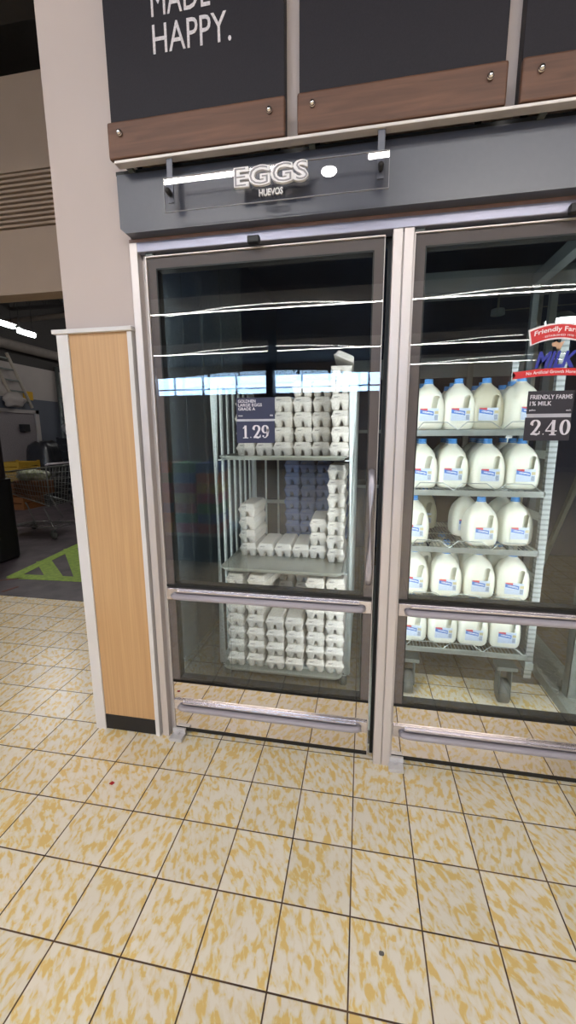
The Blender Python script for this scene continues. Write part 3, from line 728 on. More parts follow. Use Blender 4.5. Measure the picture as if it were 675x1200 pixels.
# sheet pans
PZ = {'top': 1.312, 'middle': .700, 'bottom': .094}
PY0 = {'top': 2.09, 'middle': 2.055, 'bottom': 2.055}
for k in PZ:
    z, y0 = PZ[k], PY0[k]; w_ = .685; d_ = .80
    b = BM(); cyc = y0+d_/2
    lo = lambda w, d, zz: [(x, y, zz) for x, y in rrect(w, d, .04, 5, ox, cyc)]
    loft(b, [lo(w_-.030, d_-.030, z-.004), lo(w_-.012, d_-.012, z+.012), lo(w_, d_, z+.013), lo(w_+.002, d_+.002, z+.006), lo(w_-.006, d_-.006, z+.005), lo(w_-.022, d_-.022, z-.006)] [::-1] if False else
         [lo(w_-.026, d_-.026, z-.010), lo(w_-.006, d_-.006, z+.004), lo(w_+.002, d_+.002, z+.004), lo(w_+.004, d_+.004, z+.012), lo(w_-.006, d_-.006, z+.014), lo(w_-.030, d_-.030, z)], True, True)
    obj('sheet_pan', rel(b, ox, YF), PAN, ec, False)
for x in (XL, XR):       # pan supports
    for k in PZ:
        b = BM(); s = 1 if x == XL else -1
        bx(b, min(x, x+s*.035), max(x, x+s*.035), YF, YF+DY, PZ[k]-.016, PZ[k]-.010); obj('pan_support', rel(b, ox, YF), RACKW, ec)

# ------------------------------------------------------------------ egg carton prototype
def carton_meshes():
    Wc, Lc, hz = .105, .300, .046
    b = BM(); nx, ny = 20, 56; grid = []
    for j in range(ny+1):
        row = []
        for i in range(nx+1):
            x = -Wc/2+Wc*i/nx; y = Lc*j/ny
            cxi = -Wc/4-.001 if x < 0 else Wc/4+.001
            cell = (Lc-.012)/6; cyj = .006+cell*(min(5, max(0, int((y-.006)/cell)))+.5)
            dx, dy = abs(x-cxi), abs(y-cyj)
            r = (dx**3+dy**3)**(1/3)
            tt = max(0, min(1, (.0262-r)/.0075)); tt = tt*tt*(3-2*tt)
            ridge = .30 if (abs(x) < Wc/2-.004 and .004 < y < Lc-.004) else 0
            dep = max(tt, ridge)
            edge = 0 if i in (0, nx) or j in (0, ny) else 1
            row.append(b.verts.new((x*(1-.04*dep), y if 0 < j < ny else y, hz-.002-(hz-.002)*dep*edge)))
        grid.append(row)
    for j in range(ny):
        for i in range(nx): b.faces.new((grid[j][i], grid[j][i+1], grid[j+1][i+1], grid[j+1][i]))
    top = [v for v in grid[0]]+[grid[j][nx] for j in range(1, ny+1)]+[grid[ny][i] for i in range(nx-1, -1, -1)]+[grid[j][0] for j in range(ny-1, 0, -1)]
    n = len(top); up = [b.verts.new(v.co+Vector((0, 0, .004))) for v in top]
    for k in range(n): b.faces.new((top[k], up[k], up[(k+1) % n], top[(k+1) % n]))
    b.faces.new(up)
    cup = b
    l = BM(); lo = lambda w, d, zz, r=.010: [(x, y, zz) for x, y in rrect(w, d, r, 4, 0, Lc/2)]
    loft(l, [lo(Wc+.002, Lc+.002, 0, .006), lo(Wc+.002, Lc+.002, .003, .006), lo(Wc-.004, Lc-.004, .005), lo(Wc-.016, Lc-.020, .024), lo(Wc-.022, Lc-.026, .029), lo(Wc-.034, Lc-.038, .0305), lo(Wc-.060, Lc-.06, .0300)])
    return cup, l
cup_bm, lid_bm = carton_meshes()
for v in cup_bm.verts: v.co.z *= 1.07
for v in lid_bm.verts: v.co.z *= 1.04
def print_marks(par, mz):
    b = BM(); rnd = random.Random(3)
    # end flap: two faint lines of print lying on the sloping end
    for (z, w_) in ((.0145, .030), (.0105, .020)):
        y = .002+(z-.005)/.019*.008-.0006
        bx(b, -.034, -.034+w_, y-.0003, y+.0004, z, z+.0022)
    o1 = obj('end_print', b, INKG, par)
    b = BM()
    for i in range(9):
        x = rnd.uniform(-.026, .014); y = .03+i*.027; bx(b, x, x+rnd.uniform(.010, .018), y, y+rnd.uniform(.008, .018), .0300, .0309)
    o2 = obj('top_print', b, INKD, par)
def carton(loc, lab, PULP=PULP):
    t = thing('egg_carton', lab, 'egg carton', loc, 0, 'egg cartons on the roll cart')
    obj('cup_tray', cup_bm.copy(), PULP, t, True)
    l = obj('lid', lid_bm.copy(), PULP, t, False)
    l.location = (0, 0, .0495)
    print_marks(l, 0)
    return t
CP = .081
proto = None; cnt = 0
BLUEP = mat('blue grey carton colour', srgb(86, 102, 140), .9, vary=.08, scale=90, spec=.2)  # upper rear cartons coloured darker and bluer than the front stacks
bproto = None
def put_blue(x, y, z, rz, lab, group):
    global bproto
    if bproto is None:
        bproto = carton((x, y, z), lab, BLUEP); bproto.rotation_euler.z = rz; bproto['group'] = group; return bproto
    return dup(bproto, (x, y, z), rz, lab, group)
def put_carton(x, y, z, rz, lab, group):
    global proto, cnt
    cnt += 1
    if proto is None:
        proto = carton((x, y, z), lab); proto.rotation_euler.z = rz; proto['group'] = group
        for p_ in proto.children: pass
        return proto
    return dup(proto, (x, y, z), rz, lab, group)
ORD = ['first', 'second', 'third', 'fourth', 'fifth', 'sixth', 'seventh', 'eighth']
rnd = random.Random(5)
def stacks(tray, xs, z0, spec, back):
    z00 = z0
    for i, (h, y) in enumerate(spec):
        for k in range(h):
            lv = 'at the bottom' if k == 0 else ('on top' if k == h-1 else ORD[k]+' up')
            if h == 1: lv = 'alone'
            lab = 'grey egg carton, %s tray, %s front stack from left, %s' % (tray, ORD[i], lv)
            if tray == 'top' and i == 5 and k == h-1: continue
            put_carton(xs[i]+rnd.uniform(-.004, .004), y+rnd.uniform(-.006, .008), z00+k*CP, rnd.uniform(-.035, .035), lab, 'egg cartons on the %s tray' % tray)
    for i, (h, y) in enumerate(back):
        for k in range(h):
            lv = 'at the bottom' if k == 0 else ('on top' if k == h-1 else ORD[k]+' up')
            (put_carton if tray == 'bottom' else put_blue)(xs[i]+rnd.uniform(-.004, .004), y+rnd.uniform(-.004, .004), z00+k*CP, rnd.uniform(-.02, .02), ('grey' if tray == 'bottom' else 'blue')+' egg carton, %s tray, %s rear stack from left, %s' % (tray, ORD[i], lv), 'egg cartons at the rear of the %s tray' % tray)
xs_top = [-.660, -.553, -.446, -.335, -.232, -.122]
stacks('top', xs_top, 1.3125, [(4, 2.23), (4, 2.25), (4, 2.22), (5, 2.25), (5, 2.25), (6, 2.13)], [(0, 0), (3, 2.57), (4, 2.57), (5, 2.57), (5, 2.57), (5, 2.57)])
xs_mid = [-.685, -.575, -.465, -.36, -.255, -.146]
stacks('middle', xs_mid, .7005, [(4, 2.32), (1, 2.33), (1, 2.33), (1, 2.33), (3, 2.33), (7, 2.27)], [(0, 0), (0, 2.66), (7, 2.655), (7, 2.655), (7, 2.66), (7, 2.65)])
xs_bot = [-.702, -.588, -.472, -.358, -.242, -.130]
stacks('bottom', xs_bot, .0945, [(7, 2.10), (6, 2.10), (4, 2.095), (4, 2.095), (7, 2.10), (7, 2.10)], [(6, 2.46), (7, 2.46), (6, 2.46), (6, 2.46), (7, 2.46), (6, 2.46)])
# tilted carton on the second bottom stack
t = put_carton(-.572, 2.075, 0.0945+6*CP+.004, -.22, 'grey egg carton lying askew on the second front stack of bottom tray', 'egg cartons on the bottom tray'); t.rotation_euler = (0.0, .0, -.2)
# open carton with eggs on the right stack of the top tray
zt = 1.3125+5*CP
oc = thing('open_egg_carton', 'open grey egg carton with its lid half lifted, topping the tall right stack', 'egg carton', (xs_top[5], 2.13, zt), .03)
obj('cup_tray', cup_bm.copy(), PULP, oc, True)
lm = Matrix.Translation((.052, 0, .052)) @ Matrix.Rotation(math.radians(24), 4, 'Y') @ Matrix.Translation((-.052, 0, .012))
l = obj('lid', lid_bm.copy(), PULP, oc); l.matrix_local = lm
for j in range(3):
    for i in range(2):
        b = BM(); bmesh.ops.create_uvsphere(b, u_segments=16, v_segments=12, radius=.020)
        for v in b.verts: v.co.z *= 1.25 if v.co.z > 0 else 1.1
        e_ = obj('egg', b, EGG, None, True, (xs_top[5]+(-.027+.054*i), 2.13+.03+.048*j, zt+.030))
        label(e_, 'white egg in the open carton, %s side, %s from the front' % (('left', 'right')[i], ORD[j]), 'egg', 'eggs in the open carton')

# ------------------------------------------------------------------ milk cart
MX0, MX1, MYF, MD = .215, .875, 2.13, .62
mc = thing('milk_cart', 'galvanised wire shelf cart on casters loaded with milk jugs', 'rolling rack', ((MX0+MX1)/2, MYF, 0))
mox = (MX0+MX1)/2
def punched(b, x, y, z0, z1):
    bx(b, x-.018, x+.018, y-.001, y+.001, z0, z1); bx(b, x-.018, x-.016, y, y+.03, z0, z1); bx(b, x+.016, x+.018, y, y+.03, z0, z1)
def slots_mat():
    m, t, o_ = nt('slotted galvanised post'); L = t.links.new
    b_ = N(t, 'ShaderNodeBsdfPrincipled'); b_.inputs['Metallic'].default_value = .75; b_.inputs['Roughness'].default_value = .32
    geo = N(t, 'ShaderNodeNewGeometry'); sx = N(t, 'ShaderNodeSeparateXYZ'); L(geo.outputs['Position'], sx.inputs[0])
    m1 = N(t, 'ShaderNodeMath', operation='MULTIPLY'); L(sx.outputs[2], m1.inputs[0]); m1.inputs[1].default_value = 40
    m2 = N(t, 'ShaderNodeMath', operation='FRACT'); L(m1.outputs[0], m2.inputs[0])
    m3 = N(t, 'ShaderNodeMath', operation='GREATER_THAN'); L(m2.outputs[0], m3.inputs[0]); m3.inputs[1].default_value = .6
    mx = N(t, 'ShaderNodeMix', data_type='RGBA'); L(m3.outputs[0], mx.inputs[0]); mx.inputs[6].default_value = (*srgb(168, 174, 174), 1); mx.inputs[7].default_value = (*srgb(136, 142, 142), 1)
    L(mx.outputs[2], b_.inputs['Base Color']); L(b_.outputs[0], o_.inputs[0]); return m
SLOT = slots_mat()
for x in (MX0, MX1):
    for y in (MYF, MYF+MD):
        b = BM(); punched(b, x, y, .17, 1.86); obj('post', rel(b, mox, MYF), SLOT, mc)
SH = [1.458, 1.165, .872, .590, .315]
for z in SH:
    b = BM(); bx(b, MX0+.018, MX1-.018, MYF-.02, MYF-.012, z-.034, z-.006, .001); bx(b, MX0+.018, MX1-.018, MYF+MD-.01, MYF+MD, z-.03, z-.006)
    for x in (MX0+.018, MX1-.026): bx(b, x, x+.008, MYF-.02, MYF+MD, z-.03, z-.006)
    s_ = obj('shelf', rel(b, mox, MYF), STEEL, mc)
    b = BM(); n = 34
    for k in range(n+1):
        x = MX0+.025+(MX1-MX0-.05)*k/n; cyl(b, (x, MYF-.015, z-.004), (x, MYF+MD-.005, z-.004), .0018, 6)
    for y in (.1, .3, .5): cyl(b, (MX0+.02, MYF+y, z-.008), (MX1-.02, MYF+y, z-.008), .003, 6)
    obj('wire_deck', rel(b, mox, MYF), STEEL, s_)
    # trapezoid wave guard wire
    pts = [(MX0+.03, MYF-.022, z-.012)]; seg = (MX1-MX0-.06)/3
    for k in range(3):
        a = MX0+.03+seg*k
        pts += [(a+.035, MYF-.022, z+.030), (a+seg-.055, MYF-.022, z+.030), (a+seg-.005, MYF-.022, z-.006)]
    b = BM(); tube(b, pts, .0026, 6); obj('guard_wire', rel(b, mox, MYF), STEEL, s_)
b = BM(); bx(b, MX0-.02, MX1+.02, MYF+MD-.02, MYF+MD, .225, .262)
for x in (MX0, MX1): bx(b, x-.02, x+.02, MYF-.01, MYF+MD, .225, .262)
obj('base', rel(b, mox, MYF), STEEL, mc)
for x in (MX0+.065, MX1-.10):
    for y in (MYF+.03, MYF+MD-.04):
        b = BM(); bx(b, x-.05, x+.05, y-.04, y+.04, .205, .226); bx(b, x-.032, x-.026, y-.025, y+.04, .06, .205); bx(b, x+.026, x+.032, y-.025, y+.04, .06, .205)
        c_ = obj('caster', rel(b, mox, MYF), STEELD, mc)
        b = BM(); cyl(b, (x-.022, y+.01, .065), (x+.022, y+.01, .065), .065, 24); obj('wheel', rel(b, mox, MYF), RUBBER, c_, True)
b = BM()
for z in (.70, 1.02, 1.33): bx(b, MX1-.004, MX1+.004, MYF+.02, MYF+MD, z-.02, z+.02)
obj('side_strap', rel(b, mox, MYF), STEEL, mc)

# ------------------------------------------------------------------ milk jug prototype
def jug_body():
    b = BM(); H = .232
    prof = [(0, .112, .030), (.004, .128, .032), (.012, .141, .034), (.026, .149, .034), (.06, .152, .032), (.09, .152, .032), (.118, .148, .032), (.142, .140, .034), (.162, .129, .036), (.178, .115, .036), (.192, .097, .036), (.204, .076, .034), (.212, .058, .027), (.218, .046, .0225), (.232, .042, .0205)]
    loops = []
    for z, s, r in prof:
        r = min(r, s/2-.0004)
        loops.append([(x, y, z) for x, y in rrect(s, s, r, 5)])
    loft(b, loops)
    me = bpy.data.meshes.new('jug'); bmesh.ops.recalc_face_normals(b, faces=b.faces); b.to_mesh(me); b.free()
    o = bpy.data.objects.new('jug_tmp', me); C.objects.link(o)
    # the grip hole through the front right corner
    c = BM(); d = Vector((1, 1, 0)).normalized()        # hole runs across the corner, perpendicular to the diagonal (1,-1)
    ctr = Vector((.0475, -.0475, 0)); n = 16; rings = []
    for t_ in (-.12, .12):
        ring = []
        for k in range(n):
            a = 2*PI*k/n; u = .0088*math.cos(a); v = .0088*math.sin(a)+(.025 if math.sin(a) > 0 else -.024)
            ring.append(ctr+d*t_+Vector((1, -1, 0)).normalized()*u+Vector((0, 0, .128+v+(.0 if u < 0 else 0)))) 
        rings.append(ring)
    loft(c, rings); cm = bpy.data.meshes.new('cut'); bmesh.ops.recalc_face_normals(c, faces=c.faces); c.to_mesh(cm); c.free()
    co = bpy.data.objects.new('cut_tmp', cm); C.objects.link(co)
    m1 = o.modifiers.new('b', 'BOOLEAN'); m1.object = co; m1.operation = 'DIFFERENCE'; m1.solver = 'EXACT'
    m2 = o.modifiers.new('r', 'REMESH'); m2.mode = 'VOXEL'; m2.voxel_size = .0032
    m3 = o.modifiers.new('s', 'SMOOTH'); m3.iterations = 5; m3.factor = .6
    dg = bpy.context.evaluated_depsgraph_get(); me2 = bpy.data.meshes.new_from_object(o.evaluated_get(dg))
    bpy.data.objects.remove(o); bpy.data.objects.remove(co)
    for p_ in me2.polygons: p_.use_smooth = True
    me2.name = 'jug_body'
    return me2
JB = jug_body(); JB.materials.clear(); JB.materials.append(MILK)
JB2 = JB.copy(); JB2.materials.clear(); JB2.materials.append(MILKEMPTY)
def make_jug(me, lab):
    t = thing('milk_jug', lab, 'milk jug', (0, 0, 0))
    o = bpy.data.objects.new('body', me); C.objects.link(o); o.parent = t
    b = BM(); cyl(b, (0, 0, .228), (0, 0, .246), .0205, 24); cyl(b, (0, 0, .222), (0, 0, .229), .0225, 24)
    cp_ = obj('cap', b, CAPB, t)
    # label wraps the front face, lower part
    b = BM(); x0, x1, z0, z1 = -.046, .042, .040, .100
    bx(b, x0, x1, -.0792, -.0776, z0, z1)
    ly = b.verts.layers.float_vector.new('lab')
    for v in b.verts: v[ly] = ((v.co.x-x0)/(x1-x0), (v.co.z-z0)/(z1-z0), 0)
    obj('label', b, LABEL, t)
    return t
jproto = {}
def put_jug(x, y, z, rz, lab, group, dull=False):
    if dull not in jproto:
        j = make_jug(JB2 if dull else JB, lab); j.location = (x, y, z); j.rotation_euler.z = rz; j['group'] = group; jproto[dull] = j; return j
    return dup(jproto[dull], (x, y, z), rz, lab, group)
SN = ['topmost', 'second highest', 'middle', 'second lowest', 'lowest']
JY = MYF+.09
front = {0: [(.310, .0, 0, 0), (.455, .05, 0, .012), (.588, .0, 1, .02), (.735, .32, 0, -.015)],
         1: [(.293, .0, 0, -.01), (.447, -.02, 0, .02), (.610, .05, 0, 0), (.770, .05, 0, 0)],
         2: [(.268, .05, 0, .0), (.600, .10, 0, -.01), (.772, .12, 0, .02)],
         3: [(.285, .0, 0, 0), (.447, .04, 0, -.01), (.612, .03, 0, 0), (.776, -.05, 0, -.01)],
         4: [(.290, .0, 0, 0), (.446, .05, 0, 0), (.602, .02, 0, 0), (.762, .04, 0, 0)]}
for s, lst in front.items():
    for i, (x, rz, dl, dy) in enumerate(lst):
        put_jug(x, JY+dy, SH[s]-.002, rz, '%smilk jug with blue cap, front row of the %s shelf, %s from left' % ('duller ' if dl else '', SN[s], ORD[i]), 'milk jugs in front on the %s shelf' % SN[s], bool(dl))
rear = {0: [(.30, 0), (.46, 0), (.61, 0), (.752, 0)], 1: [(.30, 0), (.46, 0), (.62, 0), (.78, 0)], 2: [(.36, 2), (.565, 0), (.755, 0)], 3: [(.33, 0), (.48, 0), (.63, 0), (.76, 0)], 4: [(.31, 0), (.46, 0), (.62, 0), (.77, 0)]}
for s, lst in rear.items():
    for r_ in (1, 2):
        for i, (x, fl) in enumerate(lst):
            if fl == 2 and r_ == 1: continue
            if s == 2 and r_ == 2 and fl == 0: continue
            put_jug(x+.004*r_, JY+.172*r_+.012, SH[s]-.002, random.Random(s*9+i).uniform(-.08, .08), 'milk jug with blue cap, %s row of the %s shelf, %s from left' % (('second', 'third')[r_-1], SN[s], ORD[i]), 'milk jugs behind on the %s shelf' % SN[s], fl == 2)

# ------------------------------------------------------------------ inside the cooler
for x, s in ((XM, 'between the egg cart and the milk cart'), (XM+1.041, 'right of the milk cart')):
    g = thing('cart_guide', 'diamond tread plate floor guide %s' % s, 'floor guide', (x, 1.75, 0), 0, 'tread plate guides on the cooler floor')
    b = BM(); prism(b, [(-.105, 0), (-.09, .035), (.09, .035), (.105, 0)], 0.02, 2.6)
    for j in range(46):
        for i in range(5):
            cx_, cy_ = -.072+.036*i, .05+.034*j; a = PI/4 if (i+j) % 2 else -PI/4
            q = [(cx_+u*math.cos(a)-v*math.sin(a), cy_+u*math.sin(a)+v*math.cos(a)) for u, v in ((-.015, 0), (0, -.004), (.015, 0), (0, .004))]
            prism(b, q, .0345, .0385, 'Z')
    obj('tread_plate', b, TREAD, g)
    if x > 1:
        for y in (.45, 1.5):
            b = BM(); bx(b, -.045, .015, y, y+.004, .0, 2.42); bx(b, -.045, -.041, y, y+.06, 0, 2.42)
            for k in range(8): cyl(b, (-.015, y-.003, .14+k*.1), (-.015, y, .14+k*.1), .006, 8)
            obj('upright', b, STEEL, g)
        b = BM(); tube(b, [(-.02, .50, 1.5), (.12, 1.5, .2)], .02, 6); obj('brace', b, STEELD, g)
fr2 = thing('gantry', 'grey green steel gantry frame high in the milk cooler', 'frame', (1.03, 2.95, 2.37))
obj('depth_rail', bx(BM(), -.03, .03, -1.0, .03, -.035, .035), COLDP, fr2)
obj('post', bx(BM(), -.035, .0, -.02, .02, -2.36, -.035), COLDP, fr2)
obj('post', bx(BM(), .075, .115, -.0, .04, -2.36, .02), COLDP, fr2)
obj('cross_rail', bx(BM(), .0, 1.4, -.02, .02, -.035, .035), COLDP, fr2)
t = thing('evaporator_duct', 'long pale metal duct across the ceiling of the milk cooler', 'duct', (1.8, 3.5, 2.53))
b = BM(); prism(b, [(-.10, -.07), (.1, -.07), (.1, .08), (-.07, .08)], -1.45, 1.8, 'X'); obj('duct_body', b, COLDP, t)
obj('duct_seam', bx(BM(), -.2, -.19, -.105, .105, -.075, .085), COLDP, t)
t = thing('ceiling_hook', 'small metal hook hanging from the milk cooler ceiling', 'hook', (.66, 2.4, 2.50))
b = BM(); bx(b, -.035, .035, -.01, .01, .045, .05); bx(b, -.012, .012, -.006, .006, -.02, .05); obj('plate', b, STEELD, t)
b = BM(); tube(b, [(-.006, 0, -.01), (-.008, 0, -.04), (0, 0, -.055), (.008, 0, -.04), (.006, 0, -.01)], .0025, 6); obj('clip', b, STEEL, t)
bx_ = BM(); cyl(bx_, (0, 0, .05), (0, 0, .45), .006, 8); obj('rod', bx_, STEELD, t)
t = thing('smoke_detector', 'small round sensor under the milk cooler ceiling', 'detector', (.955, 3.5, 2.33))
b = BM(); cyl(b, (0, 0, -.02), (0, 0, .02), .05, 20, .045); obj('body', b, COLDP, t)
b = BM(); cyl(b, (0, 0, .02), (0, 0, .125), .008, 8); cyl(b, (.02, 0, .01), (.6, 0, .03), .004, 6); obj('conduit', b, STEELD, t)
t = thing('cooler_lamp', 'bright round lamp inside the milk cooler at the picture edge', 'light', (1.32, 3.3, 2.20))
obj('shade', cyl(BM(), (0, 0, .0), (0, 0, .05), .11, 20, .05), STEEL, t); obj('bulb', bx(BM(), -.10, .12, -.03, .03, -.035, 0, .012), emitter('cooler lamp bulb', (.95, 1, .97), 9), t)
t = thing('rear_shelving', 'pale shelving frame against the rear wall of the milk cooler', 'shelving', (.75, 4.2, 0))
b = BM(); bx(b, -.9, .9, 0, .03, 1.96, 2.14); bx(b, -.9, .9, 0, .5, .9, .93); bx(b, -.9, .9, 0, .5, 1.45, 1.48); obj('shelf', b, COLDP, t)
for x in (-.9, .2, .9):
    obj('post', bx(BM(), x-.025, x+.025, -.01, .03, 0, 2.14), STEELD, t)
#STORE
# ------------------------------------------------------------------ display island behind the camera (seen in the glass)
t = thing('display_island', 'low black display island facing the egg cooler, seen mirrored in its glass', 'display stand', (-1.95, -1.35, 0))
obj('base', bx(BM(), -.75, .45, -.35, .35, 0, .30, .01), BLACK, t)
obj('deck', bx(BM(), -.75, .45, -.35, .35, .30, .33), STEEL, t)
cols = [('red', (190, 40, 50)), ('green', (70, 150, 60)), ('yellow', (220, 190, 50)), ('blue', (50, 90, 190)), ('magenta', (200, 50, 110)), ('orange', (220, 120, 40))]
rn = random.Random(11)
for lv in range(7):
    for c_ in range(4):
        nm, rgb = cols[(c_*2+lv*3+(lv//2)) % 6]
        x = -1.95-.60+c_*.28; z = .331+lv*.115
        b = BM(); bx(b, -.13, .13, -.16, .16, 0, .112, .012)
        o_ = obj('snack_box', b, mat(nm+' printed carton', srgb(*rgb), .4, vary=.2, scale=18), None, False, (x, -1.18, z))
        label(o_, '%s snack box on the display island, %s layer, %s from left' % (nm, ORD[lv], ORD[c_]), 'box', 'snack boxes on the display island')

# ------------------------------------------------------------------ stock room
tl = emitter('stock room tube', (1, .98, .95), BACKROOM*3)
for (y, z, s) in ((5.25, 2.975, 'nearer'), (5.63, 2.94, 'farther'), (9.5, 3.9, 'distant'), (12.2, 3.9, 'farthest')):
    x = -5.0
    t = thing('stockroom_tube_light', 'bright tube light hanging in the stock room, the %s one' % s, 'ceiling light', (x, y, z), 0, 'tube lights in the stock room')
    obj('tube', cyl(BM(), (0, -.15, 0), (0, .15, 0), .022, 12), tl, t, True)
    obj('reflector', bx(BM(), -.05, .05, -.17, .17, .030, .05, .004), STEELD, t)
    b = BM()
    for yy in (-.12, .12): cyl(b, (0, yy, .05), (0, yy, 5.2-z), .004, 6)
    obj('cable', b, BLACK, t)
t = thing('lagged_pipe', 'thick grey lagged pipe along the stock room wall', 'pipe', (-7.85, 9, 3.46))
obj('lagging', cyl(BM(), (0, -5.8, 0), (0, 5.8, 0), .11, 20), PIPE, t, True)
t = thing('thin_pipe', 'thin pale pipe crossing under the stock room ceiling', 'pipe', (-6.4, 8.2, 3.95))
obj('pipe_run', cyl(BM(), (-1.5, 0, -.05), (4.8, 0, .15), .05, 14), PIPE, t, True)
for k, (y, z) in enumerate(((4.2, 4.3), (6.2, 4.4), (8.6, 4.5), (11.4, 4.5))):
    t = thing('roof_truss', 'dark steel roof truss in the stock room, %s from the opening' % ORD[k], 'roof truss', (-4.6, y, z), 0, 'roof trusses in the stock room')
    b = BM(); bx(b, -3.38, 3.29, -.05, .05, .25, .32); bx(b, -3.38, 3.29, -.04, .04, -.25, -.19); obj('chords', b, BEAM, t)
    b = BM()
    for i in range(16):
        x = -3.3+i*.41; cyl(b, (x, 0, -.22), (x+.205, 0, .27), .015, 6); cyl(b, (x+.205, 0, .27), (x+.41, 0, -.22), .015, 6)
    obj('web_bars', b, BEAM, t)
t = thing('vertical_pipes', 'pair of grey vertical pipes on the stock room wall', 'pipe', (-7.9, 9.75, 0))
b = BM(); cyl(b, (0, 0, 0), (0, 0, 3.2), .045, 12); obj('pipe_run', b, STEELD, t, True)
b = BM(); tube(b, [(.05, .35, .0), (.05, .35, 2.75), (.05, .43, 2.95), (.05, .55, 3.05)], .05, 10); obj('bent_pipe', b, STEELD, t, True)
b = BM()
for z in (1.4, 1.9, 2.4): bx(b, -.02, .08, -.03, .4, z, z+.03)
obj('pipe_clamp', b, STEELD, t)
t = thing('wall_notice', 'small yellow notice on the stock room wall', 'notice', (-7.97, 8.80, 2.40)); obj('notice_sheet', bx(BM(), -.02, .0, -.13, .15, -.10, .10), YEL, t)
# doorway recess in the left wall
t = thing('dock_doorway', 'pale framed doorway recess in the grey stock room wall', 'doorway', (-7.95, 8.35, 0))
b = BM(); bx(b, -.04, .04, .55, .66, 0, 2.06); bx(b, -.04, .04, -1.2, .66, 1.98, 2.06); obj('door_frame', b, BWALL, t)
obj('door_leaf', bx(BM(), -.04, .0, -1.2, .55, 0, 1.98), mat('pale grey door', srgb(128, 120, 122), .6), t)
obj('reader_box', bx(BM(), 0, .12, .05, .25, 1.55, 1.72, .01), BLACK, t)
# bin bags and crates by the doorway
def lump(name, mat_, lab, cat, loc, r, seed, grp=None):
    b = BM(); bmesh.ops.create_icosphere(b, subdivisions=3, radius=1)
    rr = random.Random(seed); ph = [rr.uniform(0, 6) for _ in range(6)]
    for v in b.verts:
        k = 1+.10*math.sin(5*v.co.x+ph[0])+.08*math.sin(7*v.co.y+ph[1])+.08*math.sin(6*v.co.z+ph[2])+.05*math.sin(13*v.co.x+9*v.co.z+ph[3])
        v.co = Vector((v.co.x*r[0]*k, v.co.y*r[1]*k, max(-.8, v.co.z)*r[2]*k))
    o = obj(name, b, mat_, None, True, loc); label(o, lab, cat, grp); return o
lump('bin_bag', PLASTICW, 'pale grey bin bag full of plastic on top of a dark crate stack', 'bag', (-7.2, 9.45, 1.62), (.30, .34, .22), 2)
lump('bin_bag', PLASTICW, 'large crumpled clear bag beside the vertical pipes', 'bag', (-6.5, 9.9, 1.75), (.35, .35, .34), 4)
lump('bin_bag', mat('black bin bag', srgb(30, 30, 34), .35, bump=.5), 'black bin bag heaped in front of the doorway', 'bag', (-6.7, 7.65, .92), (.32, .3, .42), 6)
def crate(x, y, z, w_, d_, h_, m, lab, nm='crate'):
    b = BM(); t_ = .02
    bx(b, -w_/2, w_/2, -d_/2, d_/2, 0, t_)
    for k in range(4):
        zz = h_*k/4
        for s in (-1, 1):
            bx(b, -w_/2, w_/2, s*d_/2-.01, s*d_/2+.01, zz, zz+h_/4-.02); bx(b, s*w_/2-.01, s*w_/2+.01, -d_/2, d_/2, zz, zz+h_/4-.02)
    for sx_ in (-1, 1):
        for sy_ in (-1, 1): bx(b, sx_*w_/2-.02, sx_*w_/2+.02, sy_*d_/2-.02, sy_*d_/2+.02, 0, h_)
    o = obj(nm, b, m, None, False, (x, y, z)); label(o, lab, 'crate', 'crates in the stock room'); return o
DKC = mat('dark crate plastic', srgb(34, 34, 38), .5)
crate(-7.2, 9.45, 0, .7, .7, .70, DKC, 'dark crate at the bottom of the pile under the pale bag')
crate(-7.2, 9.45, .71, .7, .7, .70, DKC, 'dark crate on top of another under the pale bag')
crate(-6.5, 9.9, 0, .6, .6, .70, mat('olive crate', srgb(92, 84, 40), .5), 'olive crate at the bottom under the clear bag')
crate(-6.5, 9.9, .71, .6, .6, .68, DKC, 'dark crate on the olive crate under the clear bag')
crate(-6.85, 7.1, 0, .5, .5, .55, mat('orange crate', srgb(120, 74, 36), .5), 'orange crate on the floor by the doorway')
crate(-6.85, 7.1, .56, .5, .5, .40, mat('yellow crate', srgb(150, 118, 36), .5), 'yellow crate standing on the orange crate')
b = BM(); bx(b, -6.98, -6.42, 7.40, 7.90, 0, .56, .02); label(obj('black_box', b, BLACK), 'plain black box under the black bin bag', 'box')
# tall dark cabinet right of the clutter
t = thing('dark_cabinet', 'tall black bin cabinet with small white label beside the pillar', 'cabinet', (-5.0, 7.6, 0))
obj('body', bx(BM(), -.55, .55, -.35, .35, .08, 1.45, .03), mat('black cabinet', srgb(22, 22, 26), .5), t)
obj('lid', bx(BM(), -.57, .57, -.38, .37, 1.45, 1.50, .015), BLACK, t)
obj('paper_label', bx(BM(), -.50, -.38, -.356, -.352, 1.20, 1.30), WHITE, t)
b = BM()
for x in (-.45, .45):
    for y in (-.25, .25): cyl(b, (x-.02, y, .04), (x+.02, y, .04), .04, 12)
obj('wheels', b, BLACK, t)
# step ladder rack upper left
t = thing('step_ladder', 'pale ladder and tools hung high on the stock room wall', 'ladder', (-7.85, 8.3, 2.06))
b = BM(); tube(b, [(0, -.1, 1.2), (0, .45, .05)], .035, 6); tube(b, [(.0, -.55, 1.2), (0, .0, .05)], .035, 6)
obj('rails', b, mat('pale ladder', srgb(168, 160, 150), .5), t)
b = BM()
for k in range(5):
    u = .1+k*.2; cyl(b, (0, -.1+.55*(1-u), .05+1.15*u), (0, -.55+.55*(1-u), .05+1.15*u), .018, 6)
obj('rungs', b, STEELD, t)
lump('cloth_heap', BWALL, 'pale heap of wrapping below the wall ladder', 'wrapping', (-7.75, 8.15, 2.24), (.16, .28, .16), 8)
